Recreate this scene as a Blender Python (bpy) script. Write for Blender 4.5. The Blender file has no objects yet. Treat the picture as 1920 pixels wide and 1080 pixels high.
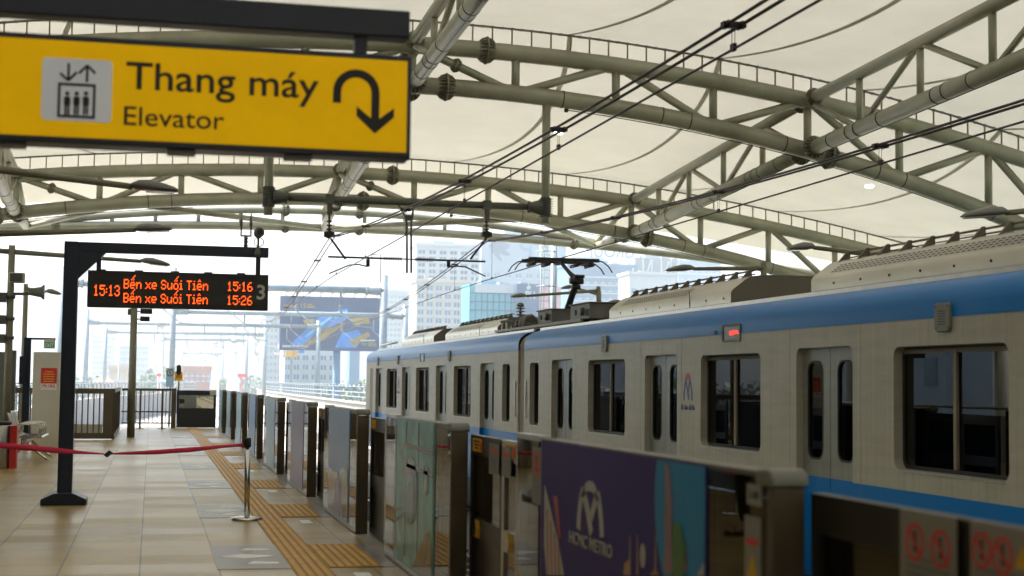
import bpy, bmesh, math, random
from mathutils import Vector, Matrix
random.seed(7)
SC = bpy.context.scene
COL = SC.collection
R = math.radians

# ------------------------------------------------------------------ camera
F = 2850.0                                   # focal length in pixels of a 1920 px wide frame
PSI, PHI, RHO, HC = math.atan(673/F), R(3.59), .0115, 1.5
fwd = Vector((math.sin(PSI)*math.cos(PHI), math.cos(PSI)*math.cos(PHI), math.sin(PHI)))
r0 = Vector((math.cos(PSI), -math.sin(PSI), 0)); u0 = r0.cross(fwd)
RT = r0*math.cos(RHO)+u0*math.sin(RHO); UP = u0*math.cos(RHO)-r0*math.sin(RHO)
CP = Vector((0, 0, HC))
cd = bpy.data.cameras.new('camera'); cam = bpy.data.objects.new('camera', cd); COL.objects.link(cam)
m = Matrix.Identity(4)
for i in range(3):
    m[i][0], m[i][1], m[i][2], m[i][3] = RT[i], UP[i], -fwd[i], CP[i]
cam.matrix_world = m
cd.sensor_width = 36; cd.lens = 36*F/1920; cd.clip_start = .05; cd.clip_end = 6000
cd.dof.use_dof = True; cd.dof.focus_distance = 24; cd.dof.aperture_fstop = 2.7
SC.camera = cam

def at(x, y, X=None, Y=None, Z=None):        # the point of a real plane seen at a pixel of the photograph
    v = fwd*F+RT*(x-960)-UP*(y-540)
    t = X/v.x if X is not None else Y/v.y if Y is not None else (Z-HC)/v.z
    return CP+v*t

# ------------------------------------------------------------------ light
SUN_EL, SUN_AZ = R(60), R(-58)                # azimuth from +Y towards +X
W = bpy.data.worlds.new('World'); SC.world = W; W.use_nodes = True
wn = W.node_tree.nodes; wl = W.node_tree.links
sky = wn.new('ShaderNodeTexSky'); sky.sky_type = 'NISHITA'; sky.sun_disc = False
sky.sun_elevation = SUN_EL; sky.sun_rotation = SUN_AZ
sky.air_density = 1.3; sky.dust_density = 7.0; sky.ozone_density = 1.0
wl.new(sky.outputs[0], wn['Background'].inputs[0]); wn['Background'].inputs[1].default_value = .15
sd = bpy.data.lights.new('sun', 'SUN'); so = bpy.data.objects.new('sun', sd); COL.objects.link(so)
sd.energy = 4.0; sd.angle = R(.6); sd.color = (1, .95, .87)
sv = Vector((math.cos(SUN_EL)*math.sin(SUN_AZ), math.cos(SUN_EL)*math.cos(SUN_AZ), math.sin(SUN_EL)))
so.rotation_euler = (-sv).to_track_quat('-Z', 'Y').to_euler()
SC.view_settings.view_transform = 'Standard'; SC.view_settings.look = 'None'
SC.view_settings.exposure = 2.0; SC.view_settings.gamma = 1
SC.cycles.max_bounces = 10; SC.cycles.diffuse_bounces = 5; SC.cycles.transparent_max_bounces = 16
SC.cycles.use_denoising = True; SC.cycles.volume_bounces = 0
SC.cycles.caustics_reflective = False; SC.cycles.caustics_refractive = False
SC.cycles.sample_clamp_indirect = 6

# ------------------------------------------------------------------ materials
def nt(name):
    a = bpy.data.materials.new(name); a.use_nodes = True
    t = a.node_tree; return a, t.nodes, t.links, t.nodes['Principled BSDF']
def sc(c): return (c[0], c[1], c[2], 1)
def mat(name, col, rough=.5, metal=0., var=.12, vs=1.2, bump=0., bs=40., emit=0., spec=.5, stretch=None, coat=0., dirt=None):
    a, n, l, p = nt(name)
    p.inputs['Roughness'].default_value = rough; p.inputs['Metallic'].default_value = metal
    p.inputs['Specular IOR Level'].default_value = spec; p.inputs['Coat Weight'].default_value = coat
    tc = n.new('ShaderNodeTexCoord')
    src = tc.outputs['Object']
    if stretch:
        mp = n.new('ShaderNodeMapping'); mp.inputs['Scale'].default_value = stretch
        l.new(src, mp.inputs[0]); src = mp.outputs[0]
    if var or dirt:
        nz = n.new('ShaderNodeTexNoise'); nz.inputs['Scale'].default_value = vs
        nz.inputs['Detail'].default_value = 6; nz.inputs['Roughness'].default_value = .6
        l.new(src, nz.inputs['Vector'])
        rp = n.new('ShaderNodeValToRGB'); rp.color_ramp.elements[0].position = .32; rp.color_ramp.elements[1].position = .68
        d = dirt if dirt else [max(0, c*(1-var)) for c in col]
        e = [min(1, c*(1+var*.6)) for c in col]
        rp.color_ramp.elements[0].color = sc(d); rp.color_ramp.elements[1].color = sc(e)
        l.new(nz.outputs[0], rp.inputs[0]); l.new(rp.outputs[0], p.inputs['Base Color'])
        mr = n.new('ShaderNodeMapRange'); mr.inputs['To Min'].default_value = rough*.85; mr.inputs['To Max'].default_value = min(1, rough*1.2)
        l.new(nz.outputs[0], mr.inputs[0]); l.new(mr.outputs[0], p.inputs['Roughness'])
    else: p.inputs['Base Color'].default_value = sc(col)
    if bump:
        bz = n.new('ShaderNodeTexNoise'); bz.inputs['Scale'].default_value = bs; bz.inputs['Detail'].default_value = 4
        l.new(src, bz.inputs['Vector'])
        bp = n.new('ShaderNodeBump'); bp.inputs['Strength'].default_value = bump; bp.inputs['Distance'].default_value = .01
        l.new(bz.outputs[0], bp.inputs['Height']); l.new(bp.outputs[0], p.inputs['Normal'])
    if emit:
        p.inputs['Emission Color'].default_value = sc(col); p.inputs['Emission Strength'].default_value = emit
    return a
def glass(name, tint, gloss=1.0, rough=.02, base=None, basefac=0.):
    a, n, l, p = nt(name); n.remove(p); out = n['Material Output']
    tr = n.new('ShaderNodeBsdfTransparent'); tr.inputs[0].default_value = sc(tint)
    gl = n.new('ShaderNodeBsdfGlossy'); gl.inputs['Roughness'].default_value = rough; gl.inputs[0].default_value = (gloss, gloss, gloss, 1)
    fr = n.new('ShaderNodeFresnel'); fr.inputs[0].default_value = 1.52
    mx = n.new('ShaderNodeMixShader'); l.new(fr.outputs[0], mx.inputs[0]); l.new(gl.outputs[0], mx.inputs[2])
    if base:
        df = n.new('ShaderNodeBsdfDiffuse'); df.inputs[0].default_value = sc(base)
        m2 = n.new('ShaderNodeMixShader'); m2.inputs[0].default_value = basefac
        l.new(tr.outputs[0], m2.inputs[1]); l.new(df.outputs[0], m2.inputs[2]); l.new(m2.outputs[0], mx.inputs[1])
    else: l.new(tr.outputs[0], mx.inputs[1])
    l.new(mx.outputs[0], out.inputs[0]); return a

MT = {}
MT['truss'] = mat('olive grey painted steel tube', (.335, .34, .25), .42, 0, .26, .9, .08, 14)
MT['truss_dark'] = mat('weathered olive steel', (.21, .20, .14), .5, 0, .2, 3)  # on the flange joints this darker tone stands in for shade between fins
MT['rail_dark'] = mat('grey gutter rail steel', (.20, .20, .16), .6)
MT['seam'] = mat('membrane seam welt', (.60, .575, .44), .7, 0, .08)
MT['galv'] = mat('galvanised catenary steel', (.20, .25, .28), .5, .2, .2, 2)
MT['gantry'] = mat('dark grey gantry steel', (.10, .105, .085), .5, .2, .2, 2)
MT['black'] = mat('dull black', (.012, .012, .014), .5, 0, .2)
MT['wire'] = mat('dark copper wire', (.03, .022, .026), .5, .5, 0)
MT['porcelain'] = mat('brown insulator glaze', (.06, .035, .035), .25, 0, .1)
MT['navy'] = mat('deep navy painted steel', (.007, .012, .030), .35, .1, .15, 3)
MT['floor_edge'] = mat('platform slab concrete', (.33, .31, .28), .8, 0, .2, 2, .2)
MT['concrete'] = mat('pale concrete', (.27, .265, .25), .85, 0, .18, .6, .3, 20)
MT['ballast'] = mat('dirty track slab concrete', (.17, .16, .145), .9, 0, .35, 1.5, .6, 30)
MT['railsteel'] = mat('rail steel', (.30, .27, .24), .4, .7, .3, 4)
MT['ss'] = mat('brushed stainless steel', (.50, .49, .46), .3, .9, .12, 6, .03, 60)
MT['chrome'] = mat('polished stainless steel', (.62, .61, .58), .16, 1., .08, 4)
MT['bronze'] = mat('bronze brown steel cladding', (.10, .08, .05), .38, .4, .2, 3)
MT['bronze_dark'] = mat('dark brown door steel', (.026, .023, .018), .35, .4, .2, 3)
MT['cap'] = mat('grey plastic door cap', (.17, .175, .15), .5, 0, .15, 4)
MT['black_metal'] = mat('black door panel', (.01, .01, .012), .3, .2, .2)
MT['clear'] = glass('screen door glass', (.42, .40, .33), 1.0)
MT['train_glass'] = glass('tinted train glass', (.035, .045, .055), .09, .012)
MT['rubber'] = mat('black rubber', (.012, .012, .012), .6, 0, .1)
MT['white'] = mat('white enamel', (.78, .78, .76), .4, 0, .05)
MT['offwhite'] = mat('off white panel', (.55, .53, .46), .5, 0, .08, 1.5)
MT['red'] = mat('red print', (.62, .03, .03), .5, 0, .05)
MT['redbelt'] = mat('crimson belt webbing', (.55, .015, .06), .7, 0, .1, 30)
MT['ink'] = mat('black print', (.012, .010, .012), .6, 0, 0)
MT['yellowlabel'] = mat('yellow label', (.62, .36, .012), .55, 0, .05)
MT['orange'] = mat('orange sign enamel', (.85, .42, .03), .5, 0, .06)
MT['green'] = mat('green exit print', (.01, .30, .10), .5, 0, .05)
MT['signyellow'] = mat('backlit yellow acrylic', (.72, .40, .0), .6, 0, .10, 3, spec=.2, emit=.10)
MT['signwhite'] = mat('backlit white acrylic', (.60, .62, .66), .4, 0, .04, 2, emit=.04)
MT['led'] = mat('orange display diode', (1., .085, .006), .5, 0, 0, emit=.9)
MT['redled'] = mat('red display diode', (1., .03, .015), .5, 0, 0, emit=.8)
MT['screen'] = mat('unlit display mask', (.012, .011, .009), .3, 0, .1)
MT['discglow'] = mat('lit round downlight', (1, .97, .9), .5, 0, 0, emit=1.6)
MT['lamp'] = mat('grey lamp housing', (.15, .15, .14), .4, .1, .1, 5)
MT['lamplens'] = mat('clear lamp lens', (.4, .4, .42), .2, 0, .2, 30)
MT['tactile'] = mat('ochre tactile paving', (.36, .175, .022), .6, 0, .18, 3)
MT['greytile'] = mat('grey granite tile', (.19, .165, .135), .36, 0, .2, 5)
MT['arrow'] = mat('worn white floor marking', (.86, .86, .84), .5, 0, .12, 9)
MT['ac'] = mat('satin aluminium roof cover', (.55, .53, .46), .34, .7, .16, 2, .03, 8, stretch=(1, .3, 1))
MT['equip'] = mat('dark grey roof equipment', (.13, .13, .115), .5, .2, .25, 4)
MT['ac_dark'] = mat('grey brown roof cover end', (.155, .135, .10), .6, .1, .15)
MT['roofgrey'] = mat('dusty train roof', (.30, .29, .26), .6, .2, .25, 2)
MT['interior'] = mat('dim train interior', (.08, .08, .08), .6, 0, .1)
MT['seatblue'] = mat('blue train seat', (.04, .09, .2), .5, 0, .1)
MT['gangway'] = mat('brown grey gangway bellows', (.20, .165, .12), .7, 0, .15)
MT['doorsteel'] = mat('grey train door', (.42, .40, .34), .38, .5, .06, 2)

def dusty(a, col, amt=.6):
    n = a.node_tree.nodes; l = a.node_tree.links; p = n['Principled BSDF']; src = p.inputs['Base Color'].links[0].from_socket
    g = n.new('ShaderNodeNewGeometry'); s = n.new('ShaderNodeSeparateXYZ'); l.new(g.outputs['Normal'], s.inputs[0])
    mr = n.new('ShaderNodeMapRange'); mr.inputs[1].default_value = .25; mr.inputs[2].default_value = .95; mr.inputs[4].default_value = amt; l.new(s.outputs[2], mr.inputs[0])
    mx = n.new('ShaderNodeMix'); mx.data_type = 'RGBA'; l.new(mr.outputs[0], mx.inputs[0]); l.new(src, mx.inputs[6]); mx.inputs[7].default_value = sc(col)
    l.new(mx.outputs[2], p.inputs['Base Color'])
dusty(MT['truss'], (.15, .11, .07), .75)
MT['tactile_ridge'] = mat('worn ochre tactile ridges', (.62, .34, .045), .55, 0, .25, 4)
def zpaint(name, steel, rough, metal, lo=.61, hi=2.09):
    a, n, l, p = nt(name)
    g = n.new('ShaderNodeNewGeometry'); s = n.new('ShaderNodeSeparateXYZ'); l.new(g.outputs['Position'], s.inputs[0])
    def cmp(op, v):
        q = n.new('ShaderNodeMath'); q.operation = op; l.new(s.outputs[2], q.inputs[0]); q.inputs[1].default_value = v; return q
    q1 = cmp('LESS_THAN', lo); q2 = cmp('GREATER_THAN', hi); ad = n.new('ShaderNodeMath'); ad.operation = 'ADD'
    l.new(q1.outputs[0], ad.inputs[0]); l.new(q2.outputs[0], ad.inputs[1])
    tc = n.new('ShaderNodeTexCoord'); mp = n.new('ShaderNodeMapping'); mp.inputs['Scale'].default_value = (1, 1.1, 9)
    l.new(tc.outputs['Object'], mp.inputs[0])
    nz = n.new('ShaderNodeTexNoise'); nz.inputs['Scale'].default_value = 1.4; nz.inputs['Detail'].default_value = 7; l.new(mp.outputs[0], nz.inputs['Vector'])
    m2 = n.new('ShaderNodeMapping'); m2.inputs['Scale'].default_value = (1, 14, .5); l.new(tc.outputs['Object'], m2.inputs[0])
    n2 = n.new('ShaderNodeTexNoise'); n2.inputs['Scale'].default_value = 1.6; n2.inputs['Detail'].default_value = 5; l.new(m2.outputs[0], n2.inputs['Vector'])
    av = n.new('ShaderNodeMath'); av.operation = 'ADD'; l.new(nz.outputs[0], av.inputs[0]); l.new(n2.outputs[0], av.inputs[1])
    hf = n.new('ShaderNodeMath'); hf.operation = 'MULTIPLY'; hf.inputs[1].default_value = .5; l.new(av.outputs[0], hf.inputs[0])
    rp = n.new('ShaderNodeValToRGB'); rp.color_ramp.elements[0].position = .3; rp.color_ramp.elements[1].position = .7
    rp.color_ramp.elements[0].color = sc([c*.78 for c in steel]); rp.color_ramp.elements[1].color = sc([c*1.06 for c in steel])
    l.new(hf.outputs[0], rp.inputs[0])
    mx = n.new('ShaderNodeMix'); mx.data_type = 'RGBA'; l.new(ad.outputs[0], mx.inputs[0]); l.new(rp.outputs[0], mx.inputs[6]); mx.inputs[7].default_value = (.002, .15, .46, 1)
    l.new(mx.outputs[2], p.inputs['Base Color'])
    mr = n.new('ShaderNodeMapRange'); l.new(ad.outputs[0], mr.inputs[0]); mr.inputs[3].default_value = metal; mr.inputs[4].default_value = 0
    l.new(mr.outputs[0], p.inputs['Metallic'])
    mr2 = n.new('ShaderNodeMapRange'); l.new(ad.outputs[0], mr2.inputs[0]); mr2.inputs[3].default_value = rough; mr2.inputs[4].default_value = .33
    l.new(mr2.outputs[0], p.inputs['Roughness']); p.inputs['Specular IOR Level'].default_value = .10; p.inputs['Specular Tint'].default_value = (.6, .8, 1, 1)
    bp = n.new('ShaderNodeBump'); bp.inputs['Strength'].default_value = .06; bp.inputs['Distance'].default_value = .01
    l.new(n2.outputs[0], bp.inputs['Height']); l.new(bp.outputs[0], p.inputs['Normal'])
    return a
MT['train'] = zpaint('train side steel with blue bands', (.43, .40, .32), .42, .15)
MT['traindoor'] = zpaint('train door steel with blue foot', (.30, .28, .225), .38, .45, .61, 9)

def membrane_mat(nm='cream roof membrane', k=1.):
    a, n, l, p = nt(nm); n.remove(p); out = n['Material Output']
    tc = n.new('ShaderNodeTexCoord')
    nz = n.new('ShaderNodeTexNoise'); nz.inputs['Scale'].default_value = .7; nz.inputs['Detail'].default_value = 8; l.new(tc.outputs['Object'], nz.inputs['Vector'])
    rp = n.new('ShaderNodeValToRGB'); rp.color_ramp.elements[0].position = .35; rp.color_ramp.elements[1].position = .6
    rp.color_ramp.elements[0].color = (.70*k, .69*k, .60*k, 1); rp.color_ramp.elements[1].color = (.74*k, .73*k, .64*k, 1); l.new(nz.outputs[0], rp.inputs[0])
    d = n.new('ShaderNodeBsdfDiffuse'); t = n.new('ShaderNodeBsdfTranslucent'); l.new(rp.outputs[0], d.inputs[0]); l.new(rp.outputs[0], t.inputs[0])
    mp = n.new('ShaderNodeMapping'); mp.inputs['Scale'].default_value = (2.2, .35, 1); l.new(tc.outputs['Object'], mp.inputs[0])
    wz = n.new('ShaderNodeTexNoise'); wz.inputs['Scale'].default_value = 1.3; wz.inputs['Detail'].default_value = 4; l.new(mp.outputs[0], wz.inputs['Vector'])
    bp = n.new('ShaderNodeBump'); bp.inputs['Strength'].default_value = .08; bp.inputs['Distance'].default_value = .10; l.new(wz.outputs[0], bp.inputs['Height'])
    l.new(bp.outputs[0], d.inputs['Normal'])
    mx = n.new('ShaderNodeMixShader'); mx.inputs[0].default_value = .098; l.new(d.outputs[0], mx.inputs[1]); l.new(t.outputs[0], mx.inputs[2])
    l.new(mx.outputs[0], out.inputs[0]); return a
MT['membrane'] = membrane_mat(); MT['seam'] = membrane_mat('membrane seam weld', .82)

def floor_mat():
    a, n, l, p = nt('beige porcelain floor tiles')
    tc = n.new('ShaderNodeTexCoord'); sp = n.new('ShaderNodeSeparateXYZ'); l.new(tc.outputs['Object'], sp.inputs[0])
    def mth(op, i0, v1=None, i1=None):
        q = n.new('ShaderNodeMath'); q.operation = op
        if hasattr(i0, 'is_output'): l.new(i0, q.inputs[0])
        else: q.inputs[0].default_value = i0
        if i1 is not None: l.new(i1, q.inputs[1])
        elif v1 is not None: q.inputs[1].default_value = v1
        return q.outputs[0]
    tx = mth('DIVIDE', mth('ADD', sp.outputs[0], .05), .61); ty = mth('DIVIDE', sp.outputs[1], .61)
    fx = mth('FRACT', tx); fy = mth('FRACT', ty)
    cb = n.new('ShaderNodeCombineXYZ'); l.new(mth('FLOOR', tx), cb.inputs[0]); l.new(mth('FLOOR', ty), cb.inputs[1])
    wn_ = n.new('ShaderNodeTexWhiteNoise'); wn_.noise_dimensions = '2D'; l.new(cb.outputs[0], wn_.inputs['Vector'])
    nz = n.new('ShaderNodeTexNoise'); nz.inputs['Scale'].default_value = 2.2; nz.inputs['Detail'].default_value = 8; l.new(tc.outputs['Object'], nz.inputs['Vector'])
    sk_ = n.new('ShaderNodeTexNoise'); sk_.inputs['Scale'].default_value = 160; sk_.inputs['Detail'].default_value = 2; l.new(tc.outputs['Object'], sk_.inputs['Vector'])
    mixv = mth('ADD', mth('MULTIPLY', mth('SUBTRACT', sk_.outputs[0], .5), .9), i1=mth('ADD', mth('MULTIPLY', wn_.outputs['Value'], .55), i1=mth('MULTIPLY', nz.outputs[0], .6)))
    rp = n.new('ShaderNodeValToRGB'); e = rp.color_ramp.elements
    e[0].position = .15; e[0].color = (.325, .22, .062, 1); e[1].position = .95; e[1].color = (.41, .305, .108, 1)
    e2 = e.new(.55); e2.color = (.36, .25, .075, 1); l.new(mixv, rp.inputs[0])
    gx = mth('LESS_THAN', mth('ABSOLUTE', mth('SUBTRACT', fx, .5)), .490); gy = mth('LESS_THAN', mth('ABSOLUTE', mth('SUBTRACT', fy, .5)), .4945)
    g = mth('MULTIPLY', gx, i1=gy)
    mx = n.new('ShaderNodeMix'); mx.data_type = 'RGBA'; l.new(g, mx.inputs[0]); mx.inputs[6].default_value = (.06, .042, .025, 1); l.new(rp.outputs[0], mx.inputs[7])
    st = n.new('ShaderNodeTexNoise'); st.inputs['Scale'].default_value = .55; st.inputs['Detail'].default_value = 9; st.inputs['Roughness'].default_value = .7; l.new(tc.outputs['Object'], st.inputs['Vector'])
    sr = n.new('ShaderNodeValToRGB'); sr.color_ramp.elements[0].position = .36; sr.color_ramp.elements[0].color = (.74, .72, .70, 1); sr.color_ramp.elements[1].position = .56; sr.color_ramp.elements[1].color = (1, 1, 1, 1); l.new(st.outputs[0], sr.inputs[0])
    mu = n.new('ShaderNodeMix'); mu.data_type = 'RGBA'; mu.blend_type = 'MULTIPLY'; mu.inputs[0].default_value = 1; l.new(mx.outputs[2], mu.inputs[6]); l.new(sr.outputs[0], mu.inputs[7])
    l.new(mu.outputs[2], p.inputs['Base Color'])
    rr = n.new('ShaderNodeMapRange'); l.new(wn_.outputs['Color'], rr.inputs[0]); rr.inputs[3].default_value = .30; rr.inputs[4].default_value = .42
    l.new(rr.outputs[0], p.inputs['Roughness'])
    bp = n.new('ShaderNodeBump'); bp.inputs['Strength'].default_value = .25; bp.inputs['Distance'].default_value = .004; l.new(g, bp.inputs['Height'])
    l.new(bp.outputs[0], p.inputs['Normal']); return a
MT['floor'] = floor_mat()

# ------------------------------------------------------------------ mesh builder
class MB:
    def __init__(s): s.v = []; s.f = []; s.sm = []
    def face(s, idx, smooth=False): s.f.append(tuple(idx)); s.sm.append(smooth)
    def add(s, vs, fs, smooth=False):
        b = len(s.v); s.v += [tuple(v) for v in vs]
        for f in fs: s.face([i+b for i in f], smooth)
        return s
    def box(s, x0, x1, y0, y1, z0, z1):
        vs = [(x, y, z) for x in (x0, x1) for y in (y0, y1) for z in (z0, z1)]
        return s.add(vs, [(0, 1, 3, 2), (4, 6, 7, 5), (0, 4, 5, 1), (2, 3, 7, 6), (0, 2, 6, 4), (1, 5, 7, 3)])
    def prism(s, poly, a, b, f):             # poly of 2D points extruded from a to b; f(u, v, w) maps to the world
        k = len(poly); vs = [f(u, v, a) for u, v in poly]+[f(u, v, b) for u, v in poly]
        return s.add(vs, [tuple(range(k))[::-1], tuple(range(k, 2*k))]+[(i, (i+1) % k, k+(i+1) % k, k+i) for i in range(k)])
    def tube(s, pts, r, n=10, caps=True):
        pts = [Vector(p) for p in pts]; rs = r if isinstance(r, (list, tuple)) else [r]*len(pts)
        base = len(s.v); up = None
        for i, p in enumerate(pts):
            t = (pts[min(i+1, len(pts)-1)]-pts[max(i-1, 0)]).normalized()
            if up is None: up = t.orthogonal().normalized()
            else:
                up = (up-t*up.dot(t)).normalized()
            w = t.cross(up)
            for k in range(n):
                a = 2*math.pi*k/n; s.v.append(tuple(p+(up*math.cos(a)+w*math.sin(a))*rs[i]))
        for i in range(len(pts)-1):
            for k in range(n):
                a, b = base+i*n+k, base+i*n+(k+1) % n
                s.face((a, b, b+n, a+n), True)
        if caps:
            s.face([base+k for k in range(n)][::-1]); s.face([base+(len(pts)-1)*n+k for k in range(n)])
        return s
    def bar(s, p, q, w, h=None):             # rectangular bar from p to q
        p, q = Vector(p), Vector(q); h = h or w; t = (q-p).normalized()
        a = t.cross(Vector((0, 0, 1)))
        if a.length < 1e-3: a = Vector((1, 0, 0))
        a.normalize(); b = a.cross(t); vs = [c+a*(i*w/2)+b*(j*h/2) for c in (p, q) for i, j in ((-1, -1), (1, -1), (1, 1), (-1, 1))]
        return s.add(vs, [(3, 2, 1, 0), (4, 5, 6, 7)]+[(i, (i+1) % 4, 4+(i+1) % 4, 4+i) for i in range(4)])
    def lathe(s, c, axis, prof, n=20, smooth=True):   # prof: (distance along axis, radius)
        ax = Vector(axis).normalized(); a = ax.orthogonal().normalized(); b = ax.cross(a); c = Vector(c); base = len(s.v)
        for d, r in prof:
            for k in range(n):
                g = 2*math.pi*k/n; s.v.append(tuple(c+ax*d+(a*math.cos(g)+b*math.sin(g))*r))
        for i in range(len(prof)-1):
            for k in range(n):
                p, q = base+i*n+k, base+i*n+(k+1) % n; s.face((p, q, q+n, p+n), smooth)
        s.face([base+k for k in range(n)][::-1]); s.face([base+(len(prof)-1)*n+k for k in range(n)])
        return s
    def mesh(s, o):                          # merge another mesh's data with a point map
        me, f = o
        b = len(s.v); s.v += [tuple(f(v.co)) for v in me.vertices]
        for p in me.polygons: s.face([i+b for i in p.vertices])
        return s

def MI(o):                                   # world matrix of a root we placed without rotation or with a Z turn
    return o.matrix_basis.copy()
def thing(name, label, cat, loc=(0, 0, 0), group=None):
    o = bpy.data.objects.new(name, None); COL.objects.link(o); o.location = loc; o.empty_display_size = .1
    o['label'] = label; o['category'] = cat
    if group: o['group'] = group
    return o
def tag(o, label, cat, group=None, kind=None):
    o['label'] = label; o['category'] = cat
    if group: o['group'] = group
    if kind: o['kind'] = kind
    return o
def obj(name, mb, mt, parent=None, label=None, bevel=0.):
    me = bpy.data.meshes.new(name)
    me.from_pydata(mb.v, [], mb.f); me.polygons.foreach_set('use_smooth', mb.sm)
    bm = bmesh.new(); bm.from_mesh(me)
    bmesh.ops.recalc_face_normals(bm, faces=bm.faces)
    bm.to_mesh(me); bm.free()
    me.materials.append(MT[mt] if isinstance(mt, str) else mt)
    o = bpy.data.objects.new(name, me); COL.objects.link(o)
    if bevel:
        b = o.modifiers.new('b', 'BEVEL'); b.width = bevel; b.segments = 3; b.limit_method = 'ANGLE'
    if parent is not None:
        o.parent = parent
        if parent.parent is None: o.matrix_parent_inverse = MI(parent).inverted()
    if label: o['label'] = label
    return o
def children(o): return [c for c in COL.objects if c.parent == o]
KIDS = {}
def copy_tree(o, loc=None, label=None, parent=None, kids=None):
    c = o.copy(); COL.objects.link(c)
    if parent is not None: c.parent = parent; c.matrix_parent_inverse = o.matrix_parent_inverse.copy()
    if loc is not None: c.location = loc
    if label: c['label'] = label
    for ch in o.children: copy_tree(ch, parent=c)
    return c
def structure(name, mb, mt):
    o = obj(name, mb, mt); o['kind'] = 'structure'; return o

def rrect(w, h, r, n=5, cx=0, cy=0):
    pts = []
    for (sx, sy, a0) in ((1, -1, -90), (1, 1, 0), (-1, 1, 90), (-1, -1, 180)):
        for k in range(n+1):
            a = R(a0+90*k/n); pts.append((cx+sx*(w/2-r)+r*math.cos(a), cy+sy*(h/2-r)+r*math.sin(a)))
    return pts
def holed(outer, holes, thick, f):           # plate with holes, returned as an MB; f(u, v, w) maps to the world
    cu = bpy.data.curves.new('plate', 'CURVE'); cu.dimensions = '2D'; cu.fill_mode = 'BOTH'; cu.extrude = thick/2
    for poly in [outer]+holes:
        sp = cu.splines.new('POLY'); sp.points.add(len(poly)-1); sp.use_cyclic_u = True
        for p, q in zip(sp.points, poly): p.co = (q[0], q[1], 0, 1)
    ob = bpy.data.objects.new('plate', cu); me = bpy.data.meshes.new_from_object(ob)
    mb = MB().mesh((me, lambda c: f(c.x, c.y, c.z+thick/2)))
    bpy.data.objects.remove(ob); bpy.data.meshes.remove(me); return mb
def text(mb, s, rect, f, bold=0., depth=.004):   # fits the string into rect (u0, v0, u1, v1)
    cu = bpy.data.curves.new('txt', 'FONT'); cu.body = s; cu.size = 1; cu.extrude = .01; cu.offset = bold; cu.resolution_u = 6
    ob = bpy.data.objects.new('txt', cu); me = bpy.data.meshes.new_from_object(ob)
    xs = [v.co.x for v in me.vertices]; ys = [v.co.y for v in me.vertices]; u0_, v0_, u1_, v1_ = rect
    ax = (u1_-u0_)/(max(xs)-min(xs)); ay = (v1_-v0_)/(max(ys)-min(ys)); x0, y0 = min(xs), min(ys)
    mb.mesh((me, lambda c: f(u0_+(c.x-x0)*ax, v0_+(c.y-y0)*ay, depth if c.z > 0 else 0)))
    bpy.data.objects.remove(ob); bpy.data.meshes.remove(me); return mb
def facing_y(y): return lambda u, v, w: (u, y-w, v)           # a board that faces the camera side (-Y)
def facing_x(x): return lambda u, v, w: (x-w, -u, v)          # a board that faces the platform (-X); u = -Y
def ring(mb, c, ro, ri, f, a0=0, a1=360, n=28, w0=0, w1=.003):
    o = [(c[0]+ro*math.cos(R(a0+(a1-a0)*k/n)), c[1]+ro*math.sin(R(a0+(a1-a0)*k/n))) for k in range(n+1)]
    i = [(c[0]+ri*math.cos(R(a0+(a1-a0)*k/n)), c[1]+ri*math.sin(R(a0+(a1-a0)*k/n))) for k in range(n+1)]
    for k in range(n): mb.prism([o[k], o[k+1], i[k+1], i[k]], w0, w1, f)
    return mb
def stroke(mb, pts, w, f, w0=0, w1=.003):
    for p, q in zip(pts, pts[1:]):
        d = Vector((q[0]-p[0], q[1]-p[1])); d.normalize(); nn = Vector((-d.y, d.x))*w/2
        mb.prism([(p[0]-nn.x, p[1]-nn.y), (q[0]-nn.x, q[1]-nn.y), (q[0]+nn.x, q[1]+nn.y), (p[0]+nn.x, p[1]+nn.y)], w0, w1, f)
    return mb

# ------------------------------------------------------------------ setting
structure('ground', MB().box(-2500, 2500, -600, 5000, -10.6, -10), mat('hazy city ground', (.16, .17, .13), .95, 0, .4, .02))
structure('platform', MB().box(-4, 1.98, -60, 49.6, -.5, 0), 'floor')
structure('platform_edge', MB().box(1.985, 2.32, -60, 49.6, -.5, -.004), 'floor_edge')
structure('track_bed', MB().box(2.33, 9.68, -14, 62, -1.8, -1.35), 'ballast')
structure('far_platform', MB().box(9.7, 16.5, -60, 52, -.5, 0), 'floor')
structure('viaduct', MB().box(-12, 16, 50, 420, -2.2, -1.36), 'concrete')
structure('viaduct_side', MB().box(-12, -4.05, -12, 49.9, -2.2, -1.5), 'concrete')
for tx, lb in ((4.15, 'running rails of the near empty track beside the screen doors'), (7.88, 'running rails of the far track under the train')):
    t = thing('railway_track', lb, 'railway track', (tx, 20, -1.35), 'railway tracks through the station')
    for sgn in (-1, 1):
        x = tx+sgn*.7175
        obj('rail', MB().prism([(-.07, 0), (.07, 0), (.07, .02), (.012, .035), (.012, .12), (.036, .13), (.036, .17), (-.036, .17), (-.036, .13), (-.012, .12), (-.012, .035), (-.07, .02)], -14, 320, lambda u, v, w: (x+u, w, -1.3495+v)), 'railsteel', t)
    sl = MB()
    for k in range(130): sl.box(tx-1.1, tx+1.1, -13+k*.72, -12.75+k*.72, -1.35, -1.28)
    obj('sleeper', sl, 'ballast', t)['kind'] = 'stuff'

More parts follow.
